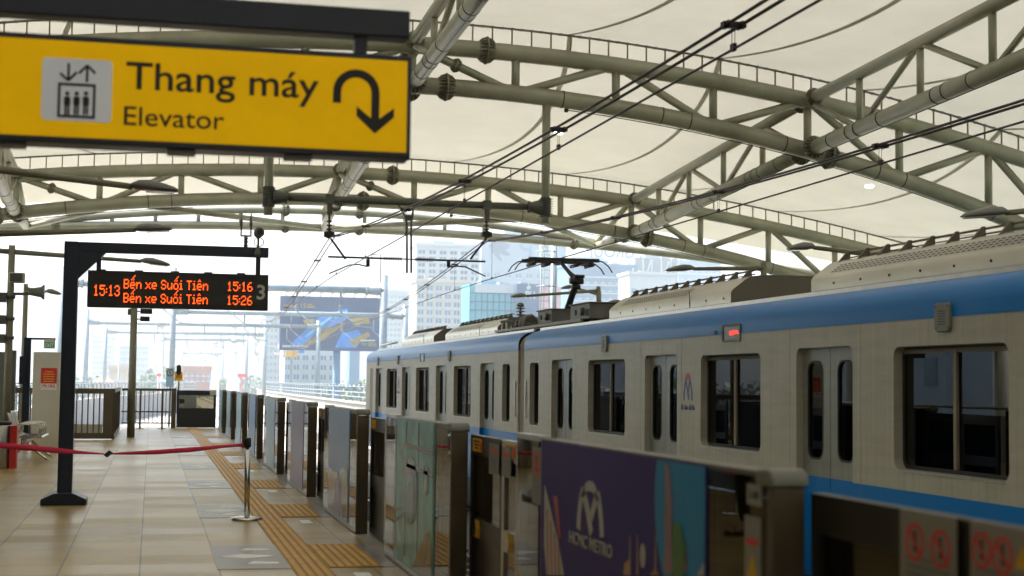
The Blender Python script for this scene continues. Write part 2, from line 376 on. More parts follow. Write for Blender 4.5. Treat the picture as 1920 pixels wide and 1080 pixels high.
# floor markings: guidance strip, door patches and grey arrow tiles
gs = MB(); gs.box(1.13, 1.43, -10, 49, -.01, .004)
o = obj('tactile_strip', gs, 'tactile'); o['kind'] = 'structure'
gr = MB()
for k in range(4): gr.box(1.148+k*.07, 1.192+k*.07, -10, 49, .0045, .009)
obj('ridges', gr, 'tactile_ridge', o)
door_rows = [3.4+4.72*k+.0 for k in range(10)]
rows = [(12.35, 14.1), (16.95, 18.7), (21.5, 23.25), (26.2, 27.9), (30.9, 32.5), (35.6, 37.1), (40.2, 41.6)]
for k, (a, b) in enumerate(rows):
    g = MB(); yc = (a+b)/2
    g.box(1.43, 1.87, a, b, -.01, .005)
    o = structure('tactile_paving', g, 'tactile'); gr = MB()
    for q in range(6): gr.box(1.445+q*.07, 1.489+q*.07, a+.01, b-.01, .0052, .010)
    obj('ridges', gr, 'tactile_ridge', o)
    g2 = MB(); g2.box(.55, 1.13, a, b, -.01, .004); g2.box(1.87, 1.98, a, b, -.01, .004)
    structure('grey_paving', g2, 'greytile')
    ar = MB()
    F0 = lambda u, v, w: (u, v, w)
    ar.prism([(.60, yc), (.8, yc-.17), (1.02, yc-.05), (1.06, yc), (1.02, yc+.05), (.8, yc+.17)], .002, .006, F0)
    for s_ in (-1, 1):
        ar.prism([(.80, yc+s_*.5-.05), (1.06, yc+s_*.5-.05), (1.06, yc+s_*.5+.05), (.86, yc+s_*.5+.12)], .002, .006, F0)
    structure('arrow_marking', ar, 'arrow')
    dm = MB(); dm.box(1.58, 1.70, a-.75, a-.35, .0, .004)
    structure('queue_marking', dm, 'arrow')

# ------------------------------------------------------------------ roof
ARCH = {6.5: (10.6, .0065, 9.6, .010), 21.4: (10.25, .0072, 9.2, .0102), 36.3: (9.73, .0075, 8.74, .0104), 51.2: (8.57, .0053, 7.63, .0076)}
def ztop(Y, X): a = ARCH[Y]; return a[0]-a[1]*(X-6)**2
def zbot(Y, X): a = ARCH[Y]; return a[2]-a[3]*(X-6)**2
def chord(Y, f, x0, x1, n=40): return [(x0+(x1-x0)*k/n, Y, f(Y, x0+(x1-x0)*k/n)) for k in range(n+1)]
def flange(mb, c, axis, r, fins=16):
    ax = Vector(axis).normalized(); c = Vector(c)
    mb.lathe(c, ax, [(-.018, r*1.02), (-.018, r*1.62), (.018, r*1.62), (.018, r*1.02)], 20, False)
    a = ax.orthogonal().normalized(); b = ax.cross(a)
    for k in range(fins):
        g = 2*math.pi*k/fins; d = a*math.cos(g)+b*math.sin(g); w = ax.cross(d)*.009
        for s_ in (-1, 1):
            p = [c+d*r*.98+ax*s_*.016, c+d*r*1.55+ax*s_*.016, c+d*r*1.36+ax*s_*r*.62, c+d*r*.98+ax*s_*r*1.0]
            mb.add([q-w for q in p]+[q+w for q in p], [(0, 1, 2, 3), (7, 6, 5, 4), (0, 4, 5, 1), (1, 5, 6, 2), (2, 6, 7, 3), (3, 7, 4, 0)])
    return mb
def mid(a, b, t): return tuple(a[i]+(b[i]-a[i])*t for i in range(3))
def arch_truss(Y, label, r=.215, straps=True):
    t = thing('arch_truss', label, 'roof truss', (6, Y, ARCH[Y][0]), 'arched tube trusses across the tracks')
    obj('top_chord', MB().tube(chord(Y, ztop, -18, 30), r, 20), 'truss', t)
    obj('bottom_chord', MB().tube(chord(Y, zbot, -18, 30), r, 20), 'truss', t)
    xs = [6+2.6*k for k in range(-9, 10)]
    for x in xs: obj('post', MB().tube([(x, Y, zbot(Y, x)+.1), (x, Y, ztop(Y, x)-.1)], .105, 12), 'truss', t)
    for i, (a, b) in enumerate(zip(xs, xs[1:])):
        k = i-9
        pa, pb = ((a, Y, ztop(Y, a)), (b, Y, zbot(Y, b))) if k % 2 == 0 else ((a, Y, zbot(Y, a)), (b, Y, ztop(Y, b)))
        obj('diagonal', MB().tube([pa, pb], .105, 12), 'truss', t)
        if k % 4 == 0: obj('flange_joint', flange(MB(), mid(pa, pb, .42), Vector(pb)-Vector(pa), .115, 12), 'truss_dark', t)
    for xx, f in ((7.85, ztop), (6.85, zbot), (17.0, zbot), (-5.0, zbot)):
        e = .05; ax = (2*e, 0, f(Y, xx+e)-f(Y, xx-e))
        obj('flange_joint', flange(MB(), (xx, Y, f(Y, xx)), ax, r, 20), 'truss_dark', t)
    g = MB(); n = 80
    g.tube([(x, y, z+.60) for x, y, z in chord(Y, ztop, -18, 30, 60)], .028, 6)
    for k in range(190):
        x = -18+.25*k; z = ztop(Y, x); g.box(x-.03, x+.03, Y-.05, Y+.05, z+.575, z+.625)
    obj('gutter_rail', g, 'rail_dark', t)
    x0 = -16; s0 = obj('rail_stud', MB().bar((x0, Y, ztop(Y, x0)+r*.9), (x0, Y, ztop(Y, x0)+.59), .035), 'rail_dark', t)
    for k in range(1, 84):
        x = x0+.5*k; q = s0.copy(); COL.objects.link(q); q.location = (x-x0, 0, ztop(Y, x)-ztop(Y, x0))
    if straps:
        c = MB(); x = -6.2
        while x < 23:
            if x > 9 or x < 1.5:
                e = .02; ax = (2*e, 0, zbot(Y, x+e)-zbot(Y, x-e)); c.lathe((x, Y, zbot(Y, x)), ax, [(-.014, r+.001), (-.014, r+.007), (.014, r+.007), (.014, r+.001)], 20)
            x += .75 if int(x*2) % 3 == 0 else 2.6
        for a_, b_ in ((9.9, 21), (-6, 1.2)): obj('hanging_cable', MB().tube([(x, Y-.05, z-r-.05) for x, y, z in chord(Y, zbot, a_, b_, 24)], .012, 6), 'black', t)
        c.lathe((9.9, Y-.05, zbot(Y, 9.9)-r-.06), (0, 0, 1), [(-.05, .02), (-.04, .05), (.03, .06), (.05, .03)], 12)
        obj('cable_straps', c, 'black', t)
    for s_, x in ((-1, -18), (1, 30)):
        obj('support_column', MB().tube([(x, Y, -10), (x, Y, zbot(Y, x)+.2)], .35, 20), 'truss', t)
    return t
arch_truss(21.4, 'arched tube truss overhead nearest the camera')
arch_truss(36.3, 'arched tube truss just behind the yellow elevator sign')
arch_truss(51.2, 'second arched tube truss further along the platform')
def endz(X): return 7.72-.0075*(X-6)**2, 7.10-.003*(X-6)**2
YC = 55.5
t = thing('end_arch', 'slim sunlit lens shaped arch at the open roof end', 'roof truss', (6, YC, 7.7))
obj('top_chord', MB().tube([(6+11.8*k/24, YC, endz(6+11.8*k/24)[0]) for k in range(-24, 25)], .14, 14), 'truss', t)
obj('bottom_chord', MB().tube([(6+20*k/30, YC, endz(6+20*k/30)[1]) for k in range(-30, 31)], .15, 14), 'truss', t)
for k in range(-7, 8):
    x = 6+1.5*k; a, b = endz(x); obj('post', MB().tube([(x, YC, a), (x, YC, b)], .075, 10), 'truss', t)
for x, q in ((4.6, 0), (4.6, 1), (7.3, 0), (7.3, 1), (15.5, 1), (-3.4, 1)):
    obj('flange_joint', flange(MB(), (x, YC, endz(x)[q]), (1, 0, 0), .15, 14), 'truss_dark', t)
for s_ in (-1, 1): obj('support_column', MB().tube([(6+20*s_, YC, -10), (6+20*s_, YC, endz(26)[1]+.2)], .3, 16), 'truss', t)

def long_truss(X, Ya, Yb, label, za, zb, ta, tb, r1=.15, r2=.19):
    t = thing('longitudinal_truss', label, 'roof truss', (X, (Ya+Yb)/2, (za+zb)/2), 'longitudinal tube trusses between the arches')
    T = lambda s: (X, Ya+(Yb-Ya)*s, ta+(tb-ta)*s); B = lambda s: (X, Ya+(Yb-Ya)*s, za+(zb-za)*s)
    obj('top_chord', MB().tube([T(0), T(1)], r1, 16), 'truss', t); obj('bottom_chord', MB().tube([B(0), B(1)], r2, 16), 'truss', t)
    n = 5
    for k in range(1, n):
        obj('post', MB().tube([B(k/n), T(k/n)], .085, 10), 'truss', t)
    for k in range(n):
        a, b = (T(k/n), B((k+1)/n)) if k % 2 else (B(k/n), T((k+1)/n)); obj('diagonal', MB().tube([a, b], .075, 10), 'truss', t)
    ax = Vector(B(1))-Vector(B(0)); L = ax.length
    for s_ in (.42/L, 1-.42/L):
        obj('flange_joint', flange(MB(), B(s_), ax, r2, 16), 'truss_dark', t); obj('flange_joint', flange(MB(), T(s_), ax, r1, 16), 'truss_dark', t)
    c = MB()
    for s_ in (.12, .2, .23, .26, .45, .52, .55, .72, .8, .83, .9): c.lathe(B(s_), ax, [(-.02, r2+.001), (-.02, r2+.008), (.02, r2+.008), (.02, r2+.001)], 16)
    c.tube([(B(s_)[0]-.05, B(s_)[1], B(s_)[2]-r2-.04) for s_ in (.1, .5, .9)], .012, 6)
    obj('cable_clip', c, 'black', t); return t
LN = {-4.4: 'left', 6.0: 'middle', 16.4: 'right'}
for X in (-4.4, 6.0, 16.4):
    for Ya, Yb, wh in ((21.4, 36.3, 'from overhead to the truss behind the elevator sign'), (36.3, 51.2, 'between the two arched trusses in view')):
        long_truss(X, Ya, Yb, '%s line of longitudinal tube truss %s' % (LN[X], wh), zbot(Ya, X), zbot(Yb, X), ztop(Ya, X), ztop(Yb, X))
    tp, bt = endz(X)
    t = thing('end_brace', '%s pair of tube braces from last arched truss to open roof end' % LN[X], 'roof brace', (X, 53.4, 7.5), 'tube braces to the open roof end')
    obj('lower_tube', MB().tube([(X, 51.3, zbot(51.2, X)), (X, YC, bt)], .14, 14), 'truss', t)
    obj('upper_tube', MB().tube([(X, 51.3, ztop(51.2, X)), (X, YC, max(tp, bt))], .10, 12), 'truss', t)
    obj('flange_joint', flange(MB(), (X, 52.0, zbot(51.2, X)+.17*(bt-zbot(51.2, X))), (0, 4.2, bt-zbot(51.2, X)), .14, 14), 'truss_dark', t)
# slanting thin tubes by the open end
t = thing('raking_brace', 'slanting tubes fanning down to the open roof end above the display', 'roof brace', (6, 53, 7), None)
for a, b in (((-.9, 51.3, zbot(51.2, -.9)), (6, YC, endz(6)[1])), ((12.9, 51.3, zbot(51.2, 12.9)), (6, YC, endz(6)[1])), ((12.9, 51.3, zbot(51.2, 12.9)), (16.4, YC, endz(16.4)[1])), ((-.9, 51.3, zbot(51.2, -.9)), (-4.4, YC, endz(-4.4)[1]))):
    obj('brace_tube', MB().tube([a, b], .10, 12), 'truss', t)

# membrane: three sagging panels hung between the arches
KN = [(-70, 10.9, .0065), (-10, 10.9, .0065), (6.5, 10.6, .0065), (21.4, 10.25, .0072), (36.3, 9.73, .0075), (51.2, 8.57, .0053), (54.7, 7.32, .0040)]
def zm(X, Y):
    for (a, za, ka), (b, zb, kb) in zip(KN, KN[1:]):
        if Y <= b+1e-6:
            s = (Y-a)/(b-a); e = (X-6)/18
            sag = .55*4*s*(1-s) if 5 < b-a < 30 else 0
            return za+(zb-za)*s-(ka+(kb-ka)*s)*(X-6)**2+.63-sag*(1-.3*e*e)
    return 8
def mem(a, b, label):
    mb = MB(); nx, ny = 52, 16 if b-a > 5 else 2; x0, x1 = -18, 30
    for j in range(ny+1):
        for i in range(nx+1):
            x = x0+(x1-x0)*i/nx; y = a+(b-a)*j/ny; mb.v.append((x, y, zm(x, y)))
    for j in range(ny):
        for i in range(nx):
            q = j*(nx+1)+i; mb.face((q, q+1, q+nx+2, q+nx+1), True)
    t = thing('roof_membrane', label, 'canopy', (6, (a+b)/2, zm(6, (a+b)/2)), 'cream canopy membrane bays')
    o = obj('sheet', mb, 'membrane', t)
    if b-a > 5:
        for xs in (-14, -10, -6, -2, 2, 10, 14, 18, 22, 26):
            s = MB()
            p = []; nn = 24
            for j in range(nn+1):
                y = a+(b-a)*j/nn; bow = .9*4*(j/nn)*(1-j/nn)*(1 if xs > 6 else -1)
                p.append((xs+bow, y))
            for (xa, ya), (xb, yb) in zip(p, p[1:]):
                w = .068; s.add([(xa-w, ya, zm(xa-w, ya)-.004), (xa+w, ya, zm(xa+w, ya)-.004), (xb+w, yb, zm(xb+w, yb)-.004), (xb-w, yb, zm(xb-w, yb)-.004)], [(0, 1, 2, 3)])
            obj('seam', s, 'seam', t)
    return t
mem(-70, -10, 'cream canopy membrane far behind the camera')
mem(-10, 6.5, 'cream canopy membrane bay behind and above the camera')
mem(6.5, 21.4, 'cream canopy membrane bay overhead in front of the camera')
mem(21.4, 36.3, 'cream canopy membrane bay above the nearest arched truss in view')
mem(36.3, 51.2, 'cream canopy membrane bay between the two arched trusses')
mem(51.2, 54.7, 'narrow cream canopy strip at the open roof end')
for px_, py_ in ((1047, 250), (1630, 350)):
    p = at(px_, py_, Y=41)
    for _ in range(4):
        v = (p-CP).normalized(); dz = zm(p.x, p.y)-.05-p.z; p = p+v*(dz/v.z)
    o = obj('glow_disc', MB().lathe((p.x, p.y, p.z), (0, 0, 1), [(-.03, .10), (-.02, .13), (.02, .14), (.05, .12)], 20), 'discglow')  # glowing disc added for a bright spot on the membrane, no lamp there
    tag(o, 'small glowing disc for a bright spot in the canopy %s' % ('beside the right hanging post' if px_ < 1300 else 'above the blue train roof'), 'glow_disc', 'glowing discs for bright canopy spots')

# ------------------------------------------------------------------ overhead line
YG = 36.3
def G(x, y): return at(x, y, Y=YG)
t = thing('catenary_gantry', 'dark hanging gantry on two round drop posts under the arched truss', 'catenary gantry', (6, YG, 5.9), None)
zb_ = G(760, 379).z
for xx, yb, nm in ((2.6, 403, 'left'), (9.4, 420, 'right')):
    zl = G(498 if xx < 6 else 1031, yb).z
    obj('drop_post', MB().tube([(xx, YG, zl), (xx, YG, zbot(YG, xx))], .105, 20), 'truss', t)
    s_ = 1 if xx < 6 else -1
    b = MB(); b.lathe((xx, YG, zb_), (0, 0, 1), [(-.24, .115), (-.24, .135), (.24, .135), (.24, .115)], 20, False)
    b.lathe((xx+s_*.1, YG, zb_), (s_, 0, 0), [(0, .2), (.28, .12), (.30, .15), (.34, .15), (.36, .11)], 14, False)
    for k in range(8): b.box(xx-.15, xx+.15, YG-.16, YG+.16, zb_-.225+k*.06, zb_-.215+k*.06)
    obj('clamp_bracket', b, 'gantry', t)
obj('beam', MB().tube([(2.9, YG, zb_), (9.1, YG, zb_)], .085, 16), 'gantry', t)
def insul(mb, c, ax, L, n=7, r=.055):
    pr = [(0, .02)]
    for k in range(n):
        d = L*(k+.5)/n; pr += [(d-L*.28/n, .022), (d, r), (d+L*.2/n, r*.9), (d+L*.3/n, .022)]
    mb.lathe(c, ax, pr+[(L, .02)], 12, False); return mb
for px_ in (617, 912):
    p = G(px_, 440); h = MB(); h.box(p.x-.1, p.x+.1, YG-.1, YG+.1, zb_-.12, zb_+.11); h.box(p.x-.06, p.x+.06, YG-.06, YG+.06, zb_-.38, zb_-.12); h.tube([(p.x, YG, zb_-.36), (p.x, YG, p.z+.3)], .03, 8)
    obj('hanger', h, 'gantry', t)
    obj('insulator', insul(MB(), (p.x, YG, p.z+.08), (0, 0, 1), .28, 3, .075), 'porcelain', t)
    c = MB(); c.box(p.x-.12, p.x+.12, YG-.1, YG+.1, p.z-.06, p.z+.06); c.lathe((p.x, YG-.12, p.z), (0, 1, 0), [(0, .09), (.24, .09)], 10); obj('messenger_clamp', c, 'wire', t)
fk = MB()
for s_, xt in ((-1, 745), (1, 776)):
    a, b, c = G(xt, 380), G(767+s_*6, 408), G(767+s_*4, 512)
    fk.tube([a, b, G(767+s_*4, 418), c], .026, 8)
pl = G(767, 408); fk.box(pl.x-.08, pl.x+.08, YG-.02, YG+.02, pl.z-.08, pl.z+.06)
obj('drop_fork', fk, 'gantry', t)
for (xa, xb, s_) in ((615, 718, -1), (910, 812, 1)):
    cz = G(767, 486).z; xa_, xb_ = G(xa, 486).x, G(xb, 486).x
    a = MB(); a.tube([(xa_, YG, cz), (xb_, YG, cz)], .024, 8); a.tube([(xb_, YG, cz), (6-.6*0 if False else pl.x, YG, cz)], .016, 8); obj('cantilever_arm', a, 'wire', t)
    obj('insulator', insul(MB(), (min(xb_, xb_+(pl.x-xb_)*.75), YG, cz), (1, 0, 0), abs(pl.x-xb_)*.75, 8, .06), 'porcelain', t)
    r = MB(); px_ = 620 if s_ < 0 else 912; q = 648 if s_ < 0 else 882; r.tube([G(px_, 447), G(q, 486)], .026, 8)
    q1, q2, q3, q4 = ((690, 486), (690, 500), (655, 497), (617, 513)) if s_ < 0 else ((841, 487), (841, 501), (872, 500), (910, 518))
    r.tube([G(*q1), G(*q2)], .045, 8); r.tube([G(*q2), G((q2[0]+q3[0])/2, q3[1]-1), G(*q3), G(*q4)], .017, 8)
    obj('registration_arm', r, 'wire', t)
fr = G(700, 477); obj('frame_loop', MB().tube([G(697, 486), G(697, 477), G(714, 477), G(714, 530)], .012, 6), 'wire', t)

def line_x(X, Y): return X+(0 if Y < YG else 2.0*((Y-YG)/52)**1.3 if Y < 140 else 2.0*((140-YG)/52)**1.3+(Y-140)*.075)
def mz(Y):
    if Y < YG: return 4.18+.00125*(Y-11.3)**2
    s = ((Y-YG) % 50)/50; return 4.97-.85*4*s*(1-s)
def overhead(X, label):
    t = thing('overhead_line', label, 'overhead wire', (X, 12, 4), 'overhead contact lines')
    ys = [-12+1.5*k for k in range(33)]+[YG]+[YG+2*k for k in range(1, 90)]
    for s_ in (-1, 1): obj('messenger_wire', MB().tube([(line_x(X, y)+s_*.055, y, mz(y)) for y in ys], .0145, 6), 'wire', t)
    obj('contact_wire', MB().tube([(line_x(X, y)+.0, y, 4.0) for y in (-12, 0, 12, 24, YG)]+[(line_x(X, y), y, 4.0) for y in range(42, 210, 8)], .011, 6), 'wire', t)
    y = -9.5
    while y < 60:
        x, z = line_x(X, y), mz(y); d = MB()
        if z-4.0 > .12:
            for s_ in (-1, 1): d.tube([(x, y+s_*.03, z), (x, y+s_*.03, 4.03)], .0028, 4)
            d.box(x-.014, x+.014, y-.035, y+.035, 3.985, 4.04)
            obj('dropper', d, 'wire', t)
        c = MB(); c.box(x-.09, x+.09, y-.035, y+.035, z-.02, z+.02)
        for s_ in (-1, 1): c.lathe((x+s_*.055, y-.05, z), (0, 1, 0), [(0, .028), (.1, .028)], 8)
        obj('wire_clamp', c, 'wire', t); y += 5.0
    return t
overhead(4.15, 'double messenger and contact wires over the empty near track')
overhead(7.88, 'double messenger and contact wires over the blue striped train')

# portals further along the viaduct
HB = at(720, 545, Y=88).z-HC
portals = [(88, 118, 720, 545, .9, .9, 0), (None, 325, 760, 590, 3.4, .9, 1), (None, 163, 597, 613, 1.2, .6, 2), (None, 198, 497, 629, .6, .6, 3), (None, 305, 463, 640, .7, .6, 4), (None, 342, 418, 665, .8, .8, 5)]
WHERE = ['nearest to the station, its right post before the billboard', 'second from the station, left post above the S sign', 'third from the station, between the far left and billboard', 'fourth from the station, left of the slim white pylons', 'fifth from the station, low above the platform end', 'farthest and lowest in the row']
for Y, xl, xr, yb, ul, ur, k in portals:
    if Y is None: Y = HB*F/(713-yb)*.985
    zb = HC+HB; a, b = at(xl, yb, Y=Y).x, at(xr, yb, Y=Y).x; r = .26
    t = thing('catenary_portal', 'grey tubular overhead line portal, '+WHERE[k], 'catenary portal', ((a+b)/2, Y, zb), 'line of catenary portals on the viaduct')
    for x, u in ((a, ul), (b, ur)):
        obj('post', MB().tube([(x, Y, -1.36), (x, Y, zb+u)], r*.85, 14), 'galv', t)
    obj('beam', MB().tube([(a, Y-.02, zb), (b, Y-.02, zb)], .2, 14), 'galv', t)
    for s_, x in ((1, a), (-1, b)): obj('beam_flange', MB().lathe((x+s_*.24, Y-.02, zb), (s_, 0, 0), [(0, .3), (.7, .24), (.72, .32), (.82, .32), (.84, .2)], 14, False), 'galv', t)
    for f_ in (.3, .5, .72, .86):
        x = a+(b-a)*f_; h = MB(); h.tube([(x, Y, zb-.15), (x, Y, zb-.9)], .06, 8); insul(h, (x, Y, zb-1.3), (0, 0, 1), .4, 3, .12); h.tube([(x, Y, zb-1.3), (x+1.0, Y, zb-2.1), (x+1.9, Y, zb-2.2)], .035, 6)
        obj('drop_arm', h, 'galv', t)

# ------------------------------------------------------------------ train
TX, TX2 = 6.4, 9.35
def side_holes(doors, wins): return [[(c+p, q) for p, q in rrect(1.28, 2.4, .08, 5, 0, .69)] for c in doors]+[[(c+p, q) for p, q in rrect(w, 1.07, .09, 6, 0, 1.325)] for c, w in wins]
ROOFP = [(0, 2.098), (0, 2.2), (.012, 2.26), (.045, 2.32), (.10, 2.37), (.18, 2.41), (.30, 2.445)]
ROOFT = [(.30, 2.445), (.31, 2.475), (.40, 2.50), (.8, 2.54), (1.475, 2.56)]
def strip(prof, Y0, Y1, side, smooth=True):
    mb = MB(); k = len(prof)
    for y in (Y0, Y1):
        for d, z in prof: mb.v.append(((TX+d) if side < 0 else (TX2-d), y, z))
    for i in range(k-1): mb.face((i, i+1, k+i+1, k+i), smooth)
    return mb
def cover(root, Y0, Y1):
    h_ = [(7.0, 2.535), (7.0, 2.655), (7.012, 2.685), (7.04, 2.715), (7.185, 2.825), (7.22, 2.85), (7.27, 2.872), (7.45, 2.895)]
    pr = h_+[(15.75-a, b) for a, b in h_[::-1]]
    mb = MB(); k = len(pr)
    for y in (Y0, Y1): mb.v += [(x, y, z) for x, z in pr]
    for i in range(k-1): mb.face((i, i+1, k+i+1, k+i), True)
    c = obj('roof_cover', mb, 'ac', root)
    for y in (Y0+.004, Y1-.004): obj('end_plate', MB().add([(x, y, z-.003) for x, z in pr], [tuple(range(k))]), 'ac_dark', c)  # plates coloured darker than the cover to give its unlit end
    sl = MB()
    n = int((Y1-Y0-.8)/.1)
    for r_ in range(4):
        for q in range(n):
            y = Y0+.45+q*.1
            if Y1-.45-q*.1 < Y0 or q/n < .30: continue
            x = 7.055+r_*.034; z = 2.7264+r_*.0258
            sl.add([(x-.0105, y, z-.004), (x-.0105, y+.06, z-.004), (x+.0055, y+.06, z+.0081), (x+.0055, y, z+.0081)], [(0, 1, 2, 3)])
    obj('vent_slots', sl, 'ink', c)
    b = MB(); y = Y0+.2
    while y < Y1-.1:
        b.prism([(7.22, 2.85), (7.36, 2.88), (7.36, 2.975), (7.33, 2.975)], y, y+.03, lambda u, v, w: (u, w, v)); y += .46
    b.bar((7.36, Y0+.1, 2.955), (7.36, Y1-.1, 2.955), .02)
    b.bar((7.36, Y0+.1, 2.905), (7.36, Y1-.1, 2.905), .012)
    obj('cable_brackets', b, 'ac_dark', c)
    sc_ = MB(); y = Y0+.25
    while y < Y1: sc_.lathe((7.0, y, 2.60), (-1, 0, 0), [(0, .014), (.008, .012)], 8); y += .62
    sc_.bar((6.996, (Y0+Y1)/2-1.1, 2.54), (6.996, (Y0+Y1)/2-1.1, 2.76), .006)
    obj('screws', sc_, 'ink', c)
def logo_m(root, Yc, z, h, parent_f, lab_t, mats):
    f = parent_f; w = h*.78
    lg = MB()
    for s_ in (-1, 1):
        pts = [(Yc+s_*(w*.5-w*.27*(k/8)**1.7), z-h*.42+h*.74*(k/8)**.8) for k in range(9)]
        stroke(lg, pts, h*.11, f)
    stroke(lg, [(Yc-w*.22, z+h*.22), (Yc+w*.12, z-h*.40)], h*.11, f); stroke(lg, [(Yc+w*.22, z+h*.22), (Yc+w*.02, z-h*.16)], h*.11, f)
    o = obj('logo', lg, mats[0], root)
    c = MB(); ring(c, (Yc, z+h*.18), h*.32, h*.15, f, 35, 145, 14); obj('logo_arc', c, mats[1], o)
    if lab_t:
        tx = MB(); text(tx, lab_t, (Yc-w*.85, z-h*.75, Yc+w*.85, z-h*.52), f, .01, .003); obj('lettering', tx, mats[0], o)
MT['logoblue'] = mat('dark blue print', (.05, .07, .20), .5, 0, 0); MT['logored'] = mat('red logo print', (.45, .04, .06), .5, 0, 0)
def car(label, Y0, Y1, doors, wins, covers, cab=False, ends=()):
    root = thing('train_car', label, 'train car', (7.88, (Y0+Y1)/2, 0), 'cars of the blue striped train')
    outer = [(Y0, -.42), (Y1, -.42), (Y1, 2.1), (Y0, 2.1)]
    for side in (-1, 1):
        f = (lambda u, v, w: (TX+w, u, v)) if side < 0 else (lambda u, v, w: (TX2-w, u, v))
        obj('side_wall', holed(outer, side_holes(doors, wins), .11, f), 'train', root)
        obj('cant_rail', strip(ROOFP, Y0, Y1, side), 'train', root)
        obj('roof', strip(ROOFT, Y0, Y1, side), 'roofgrey', root)
        g = MB(); xx = TX+.285 if side < 0 else TX2-.325; g.box(xx, xx+.04, Y0, Y1, 2.43, 2.485); obj('gutter', g, 'ss', root)
        for c, w in wins:
            fr = holed(rrect(w+.02, 1.09, .1, 6, c, 1.325), [rrect(w-.10, .97, .06, 6, c, 1.325)], .022, lambda u, v, q: f(u, v, q+.088)) if False else holed(rrect(w-.002, 1.068, .09, 6, c, 1.325), [rrect(w-.07, 1.0, .06, 6, c, 1.325)], .02, lambda u, v, q: f(u, v, q+.085))
            o = obj('window', fr, 'rubber', root)
            pn = MB(); x0 = .098; pn.add([f(c-w/2+.02, .81, x0), f(c+w/2-.02, .81, x0), f(c+w/2-.02, 1.84, x0), f(c-w/2+.02, 1.84, x0)], [(0, 1, 2, 3)])
            obj('pane', pn, 'train_glass', o)
            if w > 1:
                mu = MB(); a, b = f(c-.025, .83, .07), f(c+.025, 1.82, .095); mu.box(min(a[0], b[0]), max(a[0], b[0]), a[1], b[1], a[2], b[2])
                hb = (f(c-w/2+.05, 1.80, .075), f(c+w/2-.05, 1.835, .095)); mu.box(min(hb[0][0], hb[1][0]), max(hb[0][0], hb[1][0]), hb[0][1], hb[1][1], hb[0][2], hb[1][2])
                obj('mullion', mu, 'gangway', o)
            if side < 0:
                si = MB(); si.box(TX-.006, TX+.05, c-w/2+.06, c+w/2-.06, .772, .786); obj('sill', si, 'ss', o)
        for c in doors:
            for s_ in (-1, 1):
                lo, hi = (c-.64, c-.006) if s_ < 0 else (c+.006, c+.64)
                mc = (lo+hi)/2
                lf = holed([(lo, -.38), (hi, -.38), (hi, 1.895), (lo, 1.895)], [rrect(.36, .98, .115, 7, mc+s_*.02, 1.27)], .03, lambda u, v, q: f(u, v, q+.075))
                o = obj('door_leaf', lf, 'traindoor', root)
                rb = holed(rrect(.364, .984, .117, 7, mc+s_*.02, 1.27), [rrect(.325, .945, .10, 7, mc+s_*.02, 1.27)], .03, lambda u, v, q: f(u, v, q+.071))
                obj('window_seal', rb, 'rubber', o)
                pn = MB(); pn.add([f(mc+s_*.02+p, q, .092) for p, q in rrect(.35, .97, .11, 7, 0, 1.27)], [tuple(range(32))]); obj('pane', pn, 'train_glass', o)
            sl = MB(); a, b = f(c-.006, -.38, .08), f(c+.006, 1.895, .10); sl.box(min(a[0], b[0]), max(a[0], b[0]), a[1], b[1], a[2], b[2]); obj('door_seal', sl, 'rubber', root)
    se = MB()
    for c in doors:
        for s_ in (-1, 1): se.box(TX-.0012, TX+.002, c+s_*.80-.002, c+s_*.80+.002, -.40, 2.09)
    se.box(TX-.0012, TX+.002, Y0+.02, Y1-.02, 2.083, 2.087)
    obj('panel_seams', se, 'gangway', root)
    it = MB(); it.box(TX+.12, TX2-.12, Y0, Y1, -.42, 0.0); obj('floor', it, 'interior', root)
    ce = MB(); ce.box(TX+.12, TX2-.12, Y0, Y1, 2.02, 2.08); obj('ceiling', ce, 'interior', root)
    ed = MB(); ed.box(TX+.12, TX2-.12, Y0+.0, Y0+.05, 0, 2.0) ; ed.box(TX+.12, TX2-.12, Y1-.05, Y1, 0, 2.0); obj('end_wall', ed, 'interior', root)
    for c, w in wins:
        if w > 1:
            for xx in (TX+.12, TX2-.62):
                b = MB(); b.box(xx, xx+.5, c-1.4, c+1.4, .38, .48); b.box(xx if xx < 7 else xx+.42, xx+.08 if xx < 7 else xx+.5, c-1.4, c+1.4, .48, .95)
                obj('seat_bench', b, 'seatblue', root, bevel=.02)
    hr = MB()
    for c in doors:
        for xx in (TX+.55, TX2-.55):
            for s_ in (-1, 1): hr.tube([(xx, c+s_*.8, 0), (xx, c+s_*.8, 2.02)], .017, 8)
    obj('grab_poles', hr, 'chrome', root)
    for a, b in covers: cover(root, a, b)
    uf = MB(); uf.box(TX+.25, TX2-.25, Y0+.4, Y1-.4, -1.0, -.43)
    for q in (Y0+2.6, Y0+4.7, Y1-4.7, Y1-2.6):
        for xx in (7.1, 8.55): uf.lathe((xx, q, -.755), (1, 0, 0), [(0, .41), (.12, .41), (.125, .44), (.15, .44)], 24, False)
    obj('underframe', uf, 'black', root)
    return root
mid_car = car('middle train car in front, with red lit display above its windows', 6.3, 26.1, [23.56, 18.7, 13.8, 8.9], [(25.37, .62), (21.13, 1.84), (16.3, 1.84), (11.42, 1.86), (7.0, .62)], [(9.0, 15.4), (17.77, 22.95)])
front_car = car('front train car ahead with pantograph, partly in sunlight', 26.55, 46.1, [29.15, 34.0, 38.9, 43.7], [(27.5, .62), (31.6, 1.84), (36.45, 1.84), (41.3, 1.84)], [(30.9, 36.7), (38.3, 43.4)], True)
